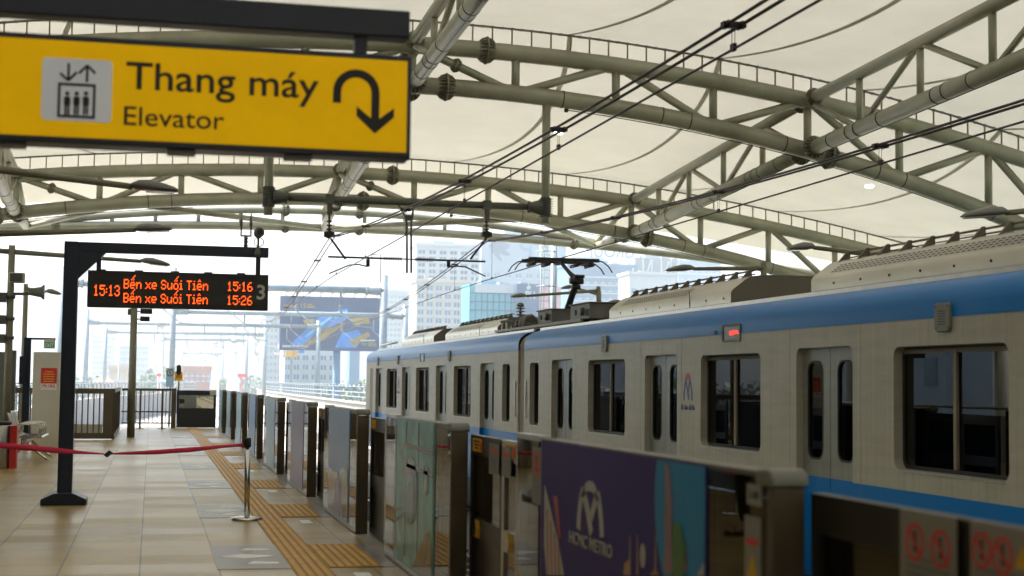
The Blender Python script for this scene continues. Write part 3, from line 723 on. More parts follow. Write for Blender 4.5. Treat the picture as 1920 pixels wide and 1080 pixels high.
# gangway is carried by the middle car
gw = MB(); pr = [(.035, -.2)]+[(d+.035, z-.03) for d, z in ROOFP+ROOFT]; full = [(TX+d, z) for d, z in pr]+[(TX2-d, z) for d, z in pr[::-1]]
gw.prism(full, 26.101, 26.549, lambda u, v, w: (u, w, v)); obj('gangway', gw, 'gangway', mid_car)
for root, Y in ((mid_car, 25.93), (front_car, 26.72)):
    h = MB(); h.box(TX-.02, TX+.01, Y-.025, Y+.025, .9, 1.55); obj('grab_handle', h, 'ss', root, bevel=.008)
# cab end of the front car
cb = MB(); cb.prism([(TX+d, z) for d, z in [(0, -.42)]+ROOFP+ROOFT]+[(TX2-d, z) for d, z in ([(0, -.42)]+ROOFP+ROOFT)[::-1]], 46.1, 46.35, lambda u, v, w: (u, w, v)); obj('cab_front', cb, 'train', front_car)
d = MB(); d.box(TX-.004, TX+.02, 44.95, 45.55, -.3, 1.9); obj('cab_door', d, 'ac_dark', front_car)
d = MB(); d.tube([(6.75, 45.9, 2.60), (7.0, 44.2, 2.66)], .03, 8); obj('roof_aerial', d, 'ac', front_car)
fx = facing_x(TX)
for root, ys in ((mid_car, (11.45, 21.16)), (front_car, (33.0, 40.2, 43.9))):
    for Y in ys:
        g = MB(); g.prism([(p, q) for p, q in rrect(.25, .24, .05, 5, -Y, 2.09)], 0, .03, fx); o = obj('speaker_grille', g, 'cap', root, bevel=.006)
        hl = MB()
        for r_ in range(6):
            for c_ in range(4): hl.prism(rrect(.022, .009, .004, 2, -Y-.045+c_*.03, 2.03+r_*.022), .029, .032, fx)
        for a, b in ((-.095, -.09), (.095, -.09), (-.095, .09), (.095, .09)): hl.prism(rrect(.014, .014, .006, 2, -Y+a, 2.09+b), .029, .033, fx)
        obj('grille_holes', hl, 'ink', o)
for root, Y in ((mid_car, 16.22), (front_car, 36.5)):
    g = holed(rrect(.56, .20, .02, 3, -Y, 2.10), [rrect(.50, .155, .015, 3, -Y, 2.10)], .012, fx); o = obj('destination_display', g, 'ac_dark', root)
    s_ = MB(); s_.prism(rrect(.50, .155, .015, 3, -Y, 2.10), 0.001, .004, fx); obj('display_glass', s_, 'screen', o)
    if root is mid_car:
        l_ = MB()
        for k, (u, v) in enumerate([(-.05, .03), (-.03, .045), (0, .04), (.02, .045), (.045, .04), (.07, .045), (.1, .03), (-.02, .02), (.04, .02), (.11, .05), (.15, .04), (.18, .045), (.2, .03)]):
            l_.prism(rrect(.02, .028, .004, 2, -Y+u+.0, 2.085+v-.02), .005, .007, fx)
        obj('display_letters', l_, 'redled', o)
        b_ = MB(); b_.prism(rrect(.035, .05, .015, 4, -16.72, 2.12), 0, .02, fx); obj('marker_lamp', b_, 'cap', root)
logo_m(mid_car, -17.66, 1.47, .36, fx, 'Bến Thành - Suối Tiên', ('logoblue', 'logored'))
logo_m(front_car, -40.1, 1.47, .36, fx, 'Bến Thành - Suối Tiên', ('logoblue', 'logored'))
# pantograph
pb = MB()
for yy in (28.2, 29.9):
    for xx in (7.35, 8.4): insul(pb, (xx, yy, 2.55), (0, 0, 1), .22, 4, .08)
pb.bar((7.3, 28.2, 2.79), (8.45, 28.2, 2.79), .06); pb.bar((7.3, 29.9, 2.79), (8.45, 29.9, 2.79), .06); pb.bar((7.5, 28.0, 2.8), (7.5, 30.1, 2.8), .06); pb.bar((8.25, 28.0, 2.8), (8.25, 30.1, 2.8), .06)
pan = obj('pantograph', pb, 'gantry', front_car)
kn = Vector((7.88, 28.0, at(1082, 527, X=7.88).z)); ft = Vector((7.88, 28.75, 2.84)); hd = Vector((7.88, 29.2, 3.93))
a = MB(); a.tube([ft, kn], [.075, .05], 10); a.tube([ft+Vector((.12, .35, 0)), kn+Vector((.05, .06, -.1))], .016, 6); obj('lower_arm', a, 'black', pan)
a = MB(); a.tube([kn, hd], [.045, .035], 10); a.tube([kn+Vector((.08, .05, .05)), hd+Vector((.08, 0, -.1))], .012, 6); a.lathe(kn-Vector((.13, 0, 0)), (1, 0, 0), [(0, .06), (.26, .06)], 12); a.lathe(kn-Vector((.09, 0, .11)), (1, 0, 0), [(0, .05), (.16, .05)], 12); a.lathe(kn-Vector((.06, .05, -.09)), (1, 0, 0), [(0, .035), (.2, .035)], 12); obj('upper_arm', a, 'black', pan)
hm = MB()
for s_ in (-1, 1):
    y = 29.2+s_*.28
    hm.box(7.88-.72, 7.88+.72, y-.03, y+.03, 3.915, 3.985)
    for q in (-1, 1): hm.tube([(7.88+q*.70, y, 3.95), (7.88+q*.80, y, 3.93), (7.88+q*.92, y, 3.84), (7.88+q*1.0, y, 3.72)], .013, 6)
for q in (-.55, 0, .55): hm.box(7.88+q-.05, 7.88+q+.05, 28.9, 29.5, 3.88, 3.92)
for q in (-.6, -.3, .3, .6): hm.lathe((7.88+q, 28.92, 3.86), (0, 1, 0), [(0, .035), (.56, .035)], 8)
obj('pantograph_head', hm, 'black', pan)
for (X0, X1, Y0, Y1, z0, z1, root) in ((7.1, 7.75, 26.9, 27.9, 2.62, 2.86, front_car), (7.1, 7.75, 24.4, 25.6, 2.60, 2.86, mid_car)):
    b = MB(); b.box(X0, X1, Y0, Y1, z0, z1); b.box(X0-.03, X1+.03, Y0-.03, Y1+.03, z1, z1+.02)
    for k in (-.3, .3): b.box(X0+.1, X1-.1, (Y0+Y1)/2+k-.04, (Y0+Y1)/2+k+.04, 2.53, z0)
    b.lathe((X0, (Y0+Y1)/2-.2, (z0+z1)/2), (-1, 0, 0), [(0, .07), (.05, .07), (.06, .03)], 12)
    o = obj('equipment_box', b, 'equip', root, bevel=.01)
    b2 = MB(); b2.lathe((X0-.002, (Y0+Y1)/2+.25, (z0+z1)/2), (-1, 0, 0), [(0, .05), (.012, .05)], 12); b2.box(X0-.01, X0, Y0+.08, Y0+.26, z0+.05, z0+.16); obj('cover_plate', b2, 'ink', o)
eq = MB(); insul(eq, (7.0, 28.9, 2.62), (0, 0, 1), .38, 6, .10); eq.lathe((7.0, 28.9, 3.0), (0, 0, 1), [(0, .07), (.05, .07), (.08, .03)], 12); obj('roof_insulator', eq, 'cap', front_car)
for k in range(3):
    x = 6.95; y = 28.4+k*.28
    obj('cable_hose', MB().tube([(x, y, 2.5), (x-.02, y, 2.66), (x+.05, y+.1, 2.78), (x+.2, y+.2, 2.82), (x+.35, y+.2, 2.7)], .035, 8), 'cap', front_car)
b = MB(); b.box(6.9, 7.1, 29.6, 29.75, 2.5, 2.72); b.box(6.9, 7.02, 29.2, 29.32, 2.5, 2.64); b.lathe((7.05, 30.2, 2.6), (0, 0, 1), [(0, .04), (.1, .05), (.14, .16), (.17, .16), (.19, .05)], 14); b.box(7.0, 7.12, 30.45, 30.6, 2.5, 2.75); obj('roof_terminal', b, 'cap', front_car)
b = MB(); b.bar((6.9, 24.2, 2.56), (6.9, 30.6, 2.56), .05)
obj('roof_conduit', b, 'truss_dark', front_car)

# ------------------------------------------------------------------ platform screen doors
PX = 2.0
MT['film_sky'] = mat('grey blue window film', (.26, .44, .78), .3, 0, .12, .8, spec=.22)
MT['film_mauve'] = mat('grey mauve window film', (.42, .42, .70), .3, 0, .14, .8, spec=.22)
MT['film_teal'] = mat('teal printed window film', (.15, .40, .38), .25, 0, .35, 2.5, spec=.22)
MT['film_pale'] = mat('pale blue window film', (.40, .62, .85), .3, 0, .15, .8, spec=.22)
MT['film_field'] = mat('dull field film print', (.17, .15, .115), .15, 0, .3, 3, spec=.22)
MT['film_dark'] = mat('dark teal film print', (.03, .055, .06), .15, 0, .3, 3, spec=.22)
MT['film_blue'] = mat('mid blue film print', (.06, .17, .25), .15, 0, .3, 3, spec=.22)
MT['film_grass'] = mat('muted green film print', (.16, .20, .07), .15, 0, .3, 3, spec=.22)
MT['poster_indigo'] = mat('dark indigo poster vinyl', (.052, .040, .19), .6, 0, .1, 1.5, spec=.25)
MT['poster_blue'] = mat('sea blue poster vinyl', (.005, .23, .50), .5, 0, .1, 1.5)
MT['poster_white'] = mat('grey white poster print', (.42, .42, .37), .4, 0, .05)
MT['poster_red'] = mat('red poster print', (.38, .03, .05), .4, 0, .1)
MT['poster_pink'] = mat('dusty pink poster print', (.25, .14, .17), .4, 0, .12, 8)
MT['poster_green'] = mat('leaf green poster print', (.04, .17, .03), .4, 0, .3, 12)
MT['poster_orange'] = mat('pale orange poster print', (.42, .24, .12), .4, 0, .1)
FX = facing_x(PX)
def yb(mb, y0, y1, z0, z1, x0, x1): return mb.box(x0, x1, min(y0, y1), max(y0, y1), z0, z1)
def glass_sheet(name, y0, y1, z0, z1, x, root, mt='clear'):
    return obj(name, yb(MB(), y0, y1, z0, z1, x, x+.012), mt, root)
def psd(c, film, label, f0=.56, f1=2.38, near=False):
    root = thing('platform_screen_door', label, 'platform screen door', (PX, c, 0), 'half height platform screen doors along the platform edge')
    H = 1.20
    # protruding door housing post and cap
    obj('post', yb(MB(), c-.05, c, 0, 1.165, PX-.002, PX+.115), 'bronze', root, bevel=.008)
    obj('pocket_back', yb(MB(), c+f0, c+f1, .02, 1.15, PX+.095, PX+.113), 'bronze_dark', root)
    cp = MB(); cp.prism([(c-.065, 1.167), (c+.08, 1.167), (c+.08, 1.222), (c+.0, 1.228), (c-.045, 1.222), (c-.063, 1.20)], PX-.010, PX+.125, lambda u, v, w: (w, u, v)); obj('post_cap', cp, 'cap', root, bevel=.012)
    # fixed panels
    tr_ = MB(); yb(tr_, c+.082, c+f1+.03, 1.195, 1.213, PX, PX+.10); obj('top_rail', tr_, 'bronze', root)
    fr = MB(); yb(fr, c+.002, c+f1+.03, 0, .05, PX, PX+.06)
    yb(fr, c+f1, c+f1+.03, .05, 1.195, PX, PX+.06)
    obj('panel_frame', fr, 'ss', root)
    glass_sheet('glass_panel', c+.004, c+f0-.002, .05, 1.195, PX+.001, root)
    pn = obj('printed_panel', yb(MB(), c+f0, c+f1, .05, 1.205, PX-.006, PX+.006), film, root)
    # far side glass lite next to the neighbouring door
    gy0, gy1 = c-2.44, c-1.95
    glass_sheet('glass_panel', gy0, gy1, .05, 1.195, PX+.001, root)
    f2 = MB(); yb(f2, gy0, gy1, 1.195, 1.225, PX, PX+.06); yb(f2, gy0, gy1, 0, .05, PX, PX+.06); yb(f2, gy1, gy1+.03, 0, 1.225, PX+.003, PX+.05); obj('panel_frame', f2, 'ss', root)
    # two sliding leaves behind the posts
    for k, (a, b) in enumerate(((c-.06, c-1.0), (c-1.01, c-1.94))):
        lf = holed([(a, .02), (b, .02), (b, 1.15), (a, 1.15)], [[(a-.07, .60), (b+.045, .60), (b+.045, 1.02), (a-.07, 1.02)], [(a-.07, .08), (b+.045, .08), (b+.045, .47), (a-.07, .47)]], .05, lambda u, v, w: (PX+.13+w, u, v))
        o = obj('door_leaf', lf, 'bronze_dark' if k == 0 or c < 5 else 'ss', root)
        glass_sheet('leaf_glass', b+.05, a-.06, .59, 1.03, PX+.145, o)
        glass_sheet('leaf_glass', b+.05, a-.06, .07, .48, PX+.145, o, 'black_metal' if k == 0 else 'clear')
        if c < 5: continue
        st = MB(); yb(st, a-.09, a-.37, 1.045, 1.13, PX+.124, PX+.1295); q = obj('warning_label', st, 'yellowlabel', o)
        if near:
            ex = MB(); FL = facing_x(PX+.1235)
            for r_ in range(3): ex.prism(rrect(.17-.03*r_, .010, .003, 2, -(a-.22), 1.112-r_*.022), 0, .002, FL)
            obj('label_print', ex, 'ink', q)
            rd = MB(); rd.prism(rrect(.05, .06, .01, 3, -(a-.345), 1.085), 0, .0025, FL); obj('label_mark', rd, 'red', q)
            ch = MB(); FL2 = facing_x(PX+.128)
            for s_ in range(3): stroke(ch, [(-(a-.25)-.05+s_*.05, .59), (-(a-.25)+s_*.05-.01, .535), (-(a-.25)-.05+s_*.05, .48)], .02, FL2)
            obj('chevron_label', ch, 'yellowlabel', o)
    return root, pn
FILMS = ['film_teal', 'film_sky', 'film_mauve', 'film_pale', 'film_sky', 'film_pale', 'film_pale', 'film_pale', 'film_pale']
FL_LAB = ['with teal interior print', 'with sky and road print', 'with grey mauve print', 'with pale blue film behind the belt post', 'with plain grey blue film just past the belt post', 'with pale film, fourth from the black end gate', 'with pale film, third from the black end gate', 'with pale film, second from the black end gate', 'with pale film right beside the black end gate']
for k, c in enumerate((10.25, 15.1, 19.95, 24.8, 29.65, 34.5, 39.35, 44.2)):
    root, pn = psd(c, FILMS[k], 'half height glass platform screen door section '+FL_LAB[k], near=(k == 0))
    FP = facing_x(PX-.006)
    if k == 0:
        y0, y1 = c+2.38, c+.56
        L = lambda a: -(y0+(y1-y0)*a)
        d = MB()
        for a, b in ((.03, .05), (.30, .33), (.62, .64), (.97, .985)): d.prism([(L(a), .12), (L(b), .12), (L(b), 1.19), (L(a), 1.19)], 0, .002, FP)
        for z in (1.02, .86): d.prism([(L(.30), z), (L(.98), z-.015), (L(.98), z-.045), (L(.30), z-.03)], .0025, .004, FP)
        d.prism([(L(.0), .45), (L(.35), .52), (L(.35), .50), (L(0), .42)], 0, .003, FP); d.prism([(L(.0), .36), (L(.30), .46), (L(.30), .44), (L(0), .33)], 0, .003, FP)
        obj('print_lines', d, 'film_dark', pn)
        d = MB(); d.prism([(p, q) for p, q in rrect(.56, .52, .25, 8, L(.46), .66)], .001, .004, FP); obj('print_door', d, 'film_dark', pn)
        d = MB(); d.prism([(p, q) for p, q in rrect(.30, .36, .13, 8, L(.47), .62)], .0045, .006, FP); d.prism([(p, q) for p, q in rrect(.2, .22, .08, 6, L(.82), .78)], .001, .004, FP); obj('print_highlight', d, 'film_blue', pn)
        d = MB(); d.prism([(L(.5), .06), (L(.98), .06), (L(.93), .42), (L(.86), .42)], .001, .003, FP); obj('print_floor', d, 'film_field', pn)
        d = MB(); d.prism([(L(.80), .38), (L(.88), .40), (L(.86), .20), (L(.81), .2)], .0035, .005, FP); obj('print_handle', d, 'film_grass', pn)
    if k == 1:
        y0, y1 = c+2.38, c+.56; L = lambda a: -(y0+(y1-y0)*a)
        d = MB(); d.prism([(L(.02), .06), (L(.98), .06), (L(.98), .50), (L(.6), .53), (L(.3), .50), (L(.02), .54)], 0, .002, FP); obj('print_field', d, 'film_field', pn)
        d = MB(); d.prism([(L(.55), .46), (L(.97), .44), (L(.97), .56), (L(.8), .60), (L(.62), .55)], .0025, .004, FP); obj('print_hedge', d, 'film_grass', pn)
        d = MB(); d.prism([(L(.3), .06), (L(.62), .06), (L(.53), .52), (L(.50), .52)], .0025, .0045, FP); d.prism([(L(.68), .06), (L(.78), .06), (L(.56), .52)], .0025, .0045, FP); obj('print_road', d, 'film_mauve', pn)
# nearest section with the big indigo poster
root, pn = psd(4.75, 'poster_indigo', 'nearest screen door section with dark indigo metro poster', .56, 2.98, True)
FP = facing_x(PX-.006)
def P(x, y): p = at(x, y, X=PX-.006); return (-p.y, p.z)
pc = P(1107, 950); hh = P(1107, 902)[1]-P(1107, 997)[1]
lg = MB(); hw = (P(1131, 960)[0]-P(1083, 960)[0])/2
def LM(a, b): return (pc[0]+a*hw, pc[1]+b*hh)
for s_ in (-1, 1): stroke(lg, [LM(s_*.92, -.52), LM(s_*.86, -.2), LM(s_*.74, .08), LM(s_*.55, .28)], hw*.27, FP)
stroke(lg, [LM(-.55, .28), LM(-.2, -.08), LM(.12, -.52)], hw*.27, FP); stroke(lg, [LM(.55, .28), LM(.12, -.2)], hw*.27, FP)
cap_ = [LM(.52*math.cos(R(a)), .24+.27*math.sin(R(a))) for a in range(0, 181, 15)]; low = [LM(.36*math.cos(R(a)), .2+.1*math.sin(R(a))) for a in range(180, -1, -20)]
lg.prism(cap_+low, 0, .003, FP)
o = obj('metro_logo', lg, 'poster_white', pn)
tx = MB(); a, b = P(1068, 1022), P(1148, 1024); text(tx, 'HCMC METRO', (a[0], P(1107, 1032)[1], b[0], P(1107, 1008)[1]), FP, .008, .003); obj('lettering', tx, 'poster_white', pn)
d = MB(); cc = P(1302, 975); rr_ = .46
d.prism([(min(-(4.75+.56)-.004, cc[0]+rr_*math.cos(R(q))), max(.06, min(1.2, cc[1]+.05+rr_*1.0*math.sin(R(q))))) for q in range(0, 360, 10)], 0, .002, FP); d.prism([P(1262, 875), P(1322, 884), P(1322, 905), P(1250, 925)], 0.0022, .003, FP); obj('poster_river', d, 'poster_blue', pn)
d = MB(); d.prism([P(1247, 1075), P(1263, 1075), P(1262, 930), P(1256, 872), P(1248, 872), P(1250, 940)], .003, .005, FP)
for k in range(9): d.prism([P(1247, 935+k*14), P(1263, 932+k*14), P(1263, 935+k*14), P(1247, 938+k*14)], .005, .006, FP)
d.prism([P(1280, 1075), P(1290, 1075), P(1289, 1030), P(1286, 1020), P(1282, 1032)], .003, .005, FP); obj('poster_tower', d, 'poster_pink', pn)
d = MB(); random.seed(3)
for k in range(18):
    cx_, cy_ = P(1262+random.random()*22, 1000+random.random()*75); d.prism([(cx_+.03*math.cos(R(q)), cy_+.05*math.sin(R(q))) for q in range(0, 360, 45)], .0025+k*.0001, .0045+k*.0001, FP)
obj('poster_trees', d, 'poster_green', pn)
d = MB(); d.prism([P(1022, 910), P(1034, 960), P(1048, 1020), P(1058, 1078), P(1026, 1078), P(1021, 1020)], .001, .003, FP)
d.prism([P(1310, 1078), P(1322, 1055), P(1322, 1078)], .004, .006, FP); cc = P(1206, 1042); d.prism([(cc[0]+.035*math.cos(R(q)), cc[1]+.05*math.sin(R(q))) for q in range(0, 360, 20)], .001, .003, FP)
obj('poster_shapes', d, 'poster_white', pn)
d = MB(); d.prism([P(1038, 930), P(1046, 930), P(1052, 1005), P(1048, 1012)], .001, .003, FP)
for k in range(4): d.prism([P(1026+k*7, 955+k*22), P(1028+k*7, 955+k*22), P(1030+k*7, 1078), P(1028+k*7, 1078)], .0035, .0045, FP)
obj('poster_banner', d, 'poster_red', pn)
d = MB(); d.prism([P(1170, 1078), P(1182, 1078), P(1182, 1048), P(1172, 1056)], .001, .003, FP); d.prism([P(1220, 1078), P(1236, 1078), P(1230, 1066)], .001, .003, FP)
for x in (1181, 1195, 1229): d.prism([P(x, 1078), P(x+3, 1078), P(x+2.5, 1010), P(x+1.5, 1000)], .0035, .0045, FP)
obj('poster_spires', d, 'poster_orange', pn)
# loose notices stuck on the nearest doors
MT['paper'] = mat('dull white sticker', (.24, .235, .20), .6, 0, .06)
def notice(label, x0, x1, y0, y1, X, marks, base='paper'):
    a, b = at(x0, (y0+y1)/2, X=X), at(x1, (y0+y1)/2, X=X); z1 = at((x0+x1)/2, y0, X=X).z; z0 = at((x0+x1)/2, y1, X=X).z
    n_ = MB(); n_.box(X-.004, X+.0, b.y, a.y, z0, z1); o = obj('notice', n_, base); tag(o, label, 'notice', 'notices stuck on the screen doors')
    f = facing_x(X-.0042); u0_, u1_ = -a.y, -b.y
    for kind, u, v, r in marks:
        q = MB(); cu, cv = u0_+(u1_-u0_)*u, z0+(z1-z0)*v; r *= (u1_-u0_)
        if kind == 'no':
            ring(q, (cu, cv), r, r*.8, f, w1=.0016); stroke(q, [(cu-r*.6, cv+r*.6), (cu+r*.6, cv-r*.6)], r*.2, f, 0, .0017); obj('prohibition_mark', q, 'red', o)
            q = MB(); q.prism([(cu-r*.15, cv-r*.5), (cu+r*.2, cv-r*.5), (cu+r*.12, cv+r*.3), (cu-r*.1, cv+r*.3)], 0, .0012, f); ring(q, (cu, cv+r*.47), r*.15, r*.01, f, w1=.0012, n=12); obj('pictogram', q, 'ink', o)
        elif kind == 'text':
            for l_ in range(3): q.prism([(cu-r, cv-l_*.022), (cu+r*(1 if l_ < 2 else .5), cv-l_*.022), (cu+r*(1 if l_ < 2 else .5), cv-l_*.022+.010), (cu-r, cv-l_*.022+.010)], 0, .0012, f)
            obj('fine_print', q, 'lamp', o)
        elif kind == 'red':
            q.prism(rrect(2*r, .022, .004, 2, cu, cv), 0, .0012, f); obj('red_print', q, 'red', o)
        elif kind == 'tri':
            q.prism([(cu-r, cv-r*.8), (cu+r, cv-r*.8), (cu, cv+r)], 0, .0012, f); obj('warning_triangle', q, 'yellowlabel', o)
        elif kind == 'word':
            text(q, u and '3-08', (u0_+(u1_-u0_)*.2, z0+(z1-z0)*.3, u0_+(u1_-u0_)*.8, z0+(z1-z0)*.7), f, .02, .0012); obj('lettering', q, 'ink', o)
notice('tall white notice with red prohibition ring left of the indigo poster', 999, 1016, 838, 945, PX+.0, [('no', .5, .70, .36), ('text', .5, .30, .36)])
notice('small white square door number label left of the nearest grey cap', 1402, 1430, 908, 948, PX+.0, [('word', .5, .5, .4)])
notice('long white notice with red line and yellow warning triangle below the door number', 1398, 1428, 968, 1110, PX+.0, [('red', .5, .66, .38), ('tri', .5, .3, .38)])
notice('white notice with two red prohibition rings on the nearest door', 1690, 1795, 962, 1105, PX+.12, [('no', .28, .58, .17), ('no', .74, .56, .17), ('text', .5, .34, .4)])
notice('white notice with red rings and yellow triangle at the right edge', 1822, 1935, 985, 1120, PX+.12, [('no', .20, .60, .17), ('no', .56, .58, .17), ('tri', .88, .6, .12), ('text', .5, .3, .4)])
notice('pale sheet with faint red print on the far leaf of the second door', 918, 936, 832, 890, PX+.12, [('red', .5, .75, .38), ('text', .5, .5, .36)])
notice('pale sheet with faint red print on the near leaf of the second door', 942, 958, 838, 895, PX+.12, [('red', .5, .75, .38), ('text', .5, .5, .36)])

# ------------------------------------------------------------------ hanging signs
def sign_frame(name, label, cat, X0, X1, Y, hang):
    t = thing(name, label, cat, (X0, Y, 0))
    p = MB(); p.box(X0-.085, X0+.085, Y, Y+.17, .1, 3.15); obj('post', p, 'navy', t, bevel=.012)
    b = MB(); b.prism([(-.26, 0), (.26, 0), (.26, .07), (.11, .14), (-.11, .14), (-.26, .07)], -.18, .34, lambda u, v, w: (X0+u, Y+w, v+.001)); obj('base', b, 'navy', t, bevel=.01)
    b = MB(); b.box(X0+.085, X1, Y+.03, Y+.15, 3.025, 3.148); obj('arm', b, 'navy', t, bevel=.008)
    g = MB(); g.prism([(X0+.08, 3.02), (X0+.40, 3.02), (X0+.08, 2.70)], Y+.04, Y+.14, lambda u, v, w: (u, w, v)); obj('gusset', g, 'navy', t)
    for x in hang: obj('hanger', MB().box(x-.028, x+.028, Y+.06, Y+.12, 2.80, 3.03), 'navy', t)
    return t
YE = 6.6
t = sign_frame('elevator_sign', 'big yellow Thang máy elevator sign hanging in the foreground', 'direction sign', -1.27, 1.08, YE-.03, (.866, -.74))
E_ = lambda x, y: (at(x, y, Y=YE).x, at(x, y, Y=YE).z)
h = MB(); h.box(-1.0, 1.09, YE, YE+.16, 2.485, 2.945); obj('housing', h, 'navy', t, bevel=.006)
h = MB(); h.box(-.985, 1.07, YE-.004, YE+.01, 2.512, 2.92); fc = obj('sign_face', h, 'signyellow', t)
for x in (-.6, .1, .6): obj('bottom_bracket', MB().box(x-.06, x+.06, YE+.03, YE+.1, 2.465, 2.484), 'lamp', t)
FE = facing_y(YE-.004)
a, b = E_(80, 108), E_(208, 232); w_, h_ = b[0]-a[0], .265
cx, cz = (a[0]+b[0])/2, 2.712
ip = MB(); ip.prism(rrect(w_, h_, .02, 5, cx, cz), 0, .004, FE); ico = obj('icon_panel', ip, 'signwhite', fc)
FI = facing_y(YE-.008); k_ = w_/128.0
def I(x, y): return (cx+(x-144)*k_, cz-(y-170-.049*(x-144))*k_)
pg = MB()
stroke(pg, [I(128, 119), I(128, 152)], .010, FI); stroke(pg, [I(113, 138), I(128, 152), I(143, 136)], .010, FI)
stroke(pg, [I(162, 122), I(162, 155)], .010, FI); stroke(pg, [I(147, 138), I(162, 123), I(177, 138)], .010, FI)
bx0, bx1 = I(112, 160)[0], I(176, 160)[0]; bz1, bz0 = I(144, 160)[1], I(144, 221)[1]
for q in ([(bx0, bz0), (bx1, bz0)], [(bx0, bz1), (bx1, bz1)], [(bx0, bz0-.005), (bx0, bz1+.005)], [(bx1, bz0-.005), (bx1, bz1+.005)]): stroke(pg, q, .011, FI)
for d_ in (-17, 0, 17):
    u, v = I(144+d_, 176); ring(pg, (u, v-.002), .009, .0005, FI, n=14); pg.prism(rrect(.026, .040, .009, 4, u, v-.034), 0, .003, FI)
    for s_ in (-1, 1): pg.prism(rrect(.009, .045, .003, 3, u+s_*.006, v-.070), 0, .0028, FI)
obj('pictogram', pg, 'ink', ico)
tx = MB(); text(tx, 'Thang máy', (E_(237, 117)[0], E_(575, 201)[1], E_(597, 195)[0], E_(260, 117)[1]), FE, .010, .003); obj('lettering', tx, 'ink', fc)
tx = MB(); text(tx, 'Elevator', (E_(233, 200)[0], E_(400, 243)[1], E_(420, 243)[0], E_(245, 200)[1]), FE, .004, .003); obj('lettering', tx, 'ink', fc)
ar = MB(); ctr = E_(668, 174); rr_ = E_(704, 174)[0]-ctr[0]; th = .036
ring(ar, ctr, rr_+th/2, rr_-th/2, FE, 0, 180, 24)
stroke(ar, [(ctr[0]-rr_, ctr[1]+.001), (ctr[0]-rr_, E_(632, 193)[1])], th, FE)
tip = E_(702, 251); tip = (ctr[0]+rr_, tip[1])
stroke(ar, [(tip[0], ctr[1]+.001), (tip[0], tip[1]+.03)], th, FE)
for s_ in (-1, 1): ar.prism([(tip[0], tip[1]), (tip[0], tip[1]+.052), (tip[0]+s_*.083, tip[1]+.118), (tip[0]+s_*.083, tip[1]+.076)], 0, .0034, FE)
obj('u_turn_arrow', ar, 'ink', fc)

YL = 19.03
t = sign_frame('departure_display', 'black departure display with orange train times on a navy post', 'departure display', -.975, 1.378, YL-.06, (-.655, 1.255))
h = MB(); h.box(-.78, 1.385, YL, YL+.16, 2.365, 2.81); hb = obj('housing', h, 'black', t, bevel=.006)
sc_ = MB(); sc_.box(-.74, -.385, YL-.004, YL+.01, 2.50, 2.65); sc_.box(-.37, 1.21, YL-.004, YL+.01, 2.592, 2.745); sc_.box(-.37, 1.21, YL-.004, YL+.01, 2.42, 2.578); scr = obj('screen', sc_, 'screen', t)
for x in (-.62, -.18, .25, .65, 1.05): obj('top_bracket', MB().box(x-.05, x+.05, YL+.04, YL+.1, 2.81, 2.828), 'navy', t)
GL = {'0': '01110 10001 10011 10101 11001 10001 01110', '1': '00100 01100 00100 00100 00100 00100 01110', '2': '01110 10001 00001 00110 01000 10000 11111', '3': '01110 10001 00001 00110 00001 10001 01110',
      '5': '11111 10000 11110 00001 00001 10001 01110', '6': '00110 01000 10000 11110 10001 10001 01110', ':': '0 0 1 0 1 0 0', 'B': '11110 10001 10001 11110 10001 10001 11110', 'n': '00000 00000 10110 11001 10001 10001 10001',
      'x': '00000 00000 10001 01010 00100 01010 10001', 'e': '00000 00000 01110 10001 11111 10000 01110', 'S': '01110 10001 10000 01110 00001 10001 01110', 'u': '00000 00000 10001 10001 10001 10011 01101', 'o': '00000 00000 01110 10001 10001 10001 01110',
      'i': '010 000 110 010 010 010 111', 'T': '11111 00100 00100 00100 00100 00100 00100', ' ': '00 00 00 00 00 00 00'}
ACC = {'ế': ('e', [(2, -1), (1, 0), (3, 0), (3, -2), (4, -3)]), 'ố': ('o', [(2, -1), (1, 0), (3, 0), (3, -2), (4, -3)]), 'ê': ('e', [(2, -1), (1, 0), (3, 0)])}
def dots(mb, s, x0, x1, ztop_, zbot_):
    cells = []; cx = 0
    for ch in s:
        base, ac = (ACC[ch][0], ACC[ch][1]) if ch in ACC else (ch, [])
        rows_ = GL[base].split(); w_ = len(rows_[0])
        cells += [(cx+i, j) for j, r_ in enumerate(rows_) for i, q in enumerate(r_) if q == '1']+[(cx+i, j) for i, j in ac]
        cx += w_+1
    sx, sz = (x1-x0)/(cx-1), (ztop_-zbot_)/6.
    f = facing_y(YL-.0042)
    for i, j in cells:
        u, v = x0+(i+.5)*sx, ztop_-j*sz; mb.prism([(u-sx*.47, v-sz*.42), (u+sx*.40, v-sz*.34), (u+sx*.50, v+sz*.42), (u-sx*.36, v+sz*.34)], 0, .003, f)
    return mb
obj('clock_digits', dots(MB(), '15:13', -.71, -.40, 2.625, 2.51), 'led', scr)
obj('display_row', dots(MB(), 'Bến xe Suối Tiên', -.355, .65, 2.705, 2.605), 'led', scr)
obj('display_row', dots(MB(), 'Bến xe Suối Tiên', -.355, .65, 2.535, 2.435), 'led', scr)
obj('time_digits', dots(MB(), '15:16', .88, 1.19, 2.705, 2.605), 'led', scr)
obj('time_digits', dots(MB(), '15:26', .88, 1.19, 2.535, 2.435), 'led', scr)
tx = MB(); text(tx, '3', (1.245, 2.50, 1.345, 2.685), facing_y(YL-.001), .02, .003); obj('platform_number', tx, 'offwhite', hb)
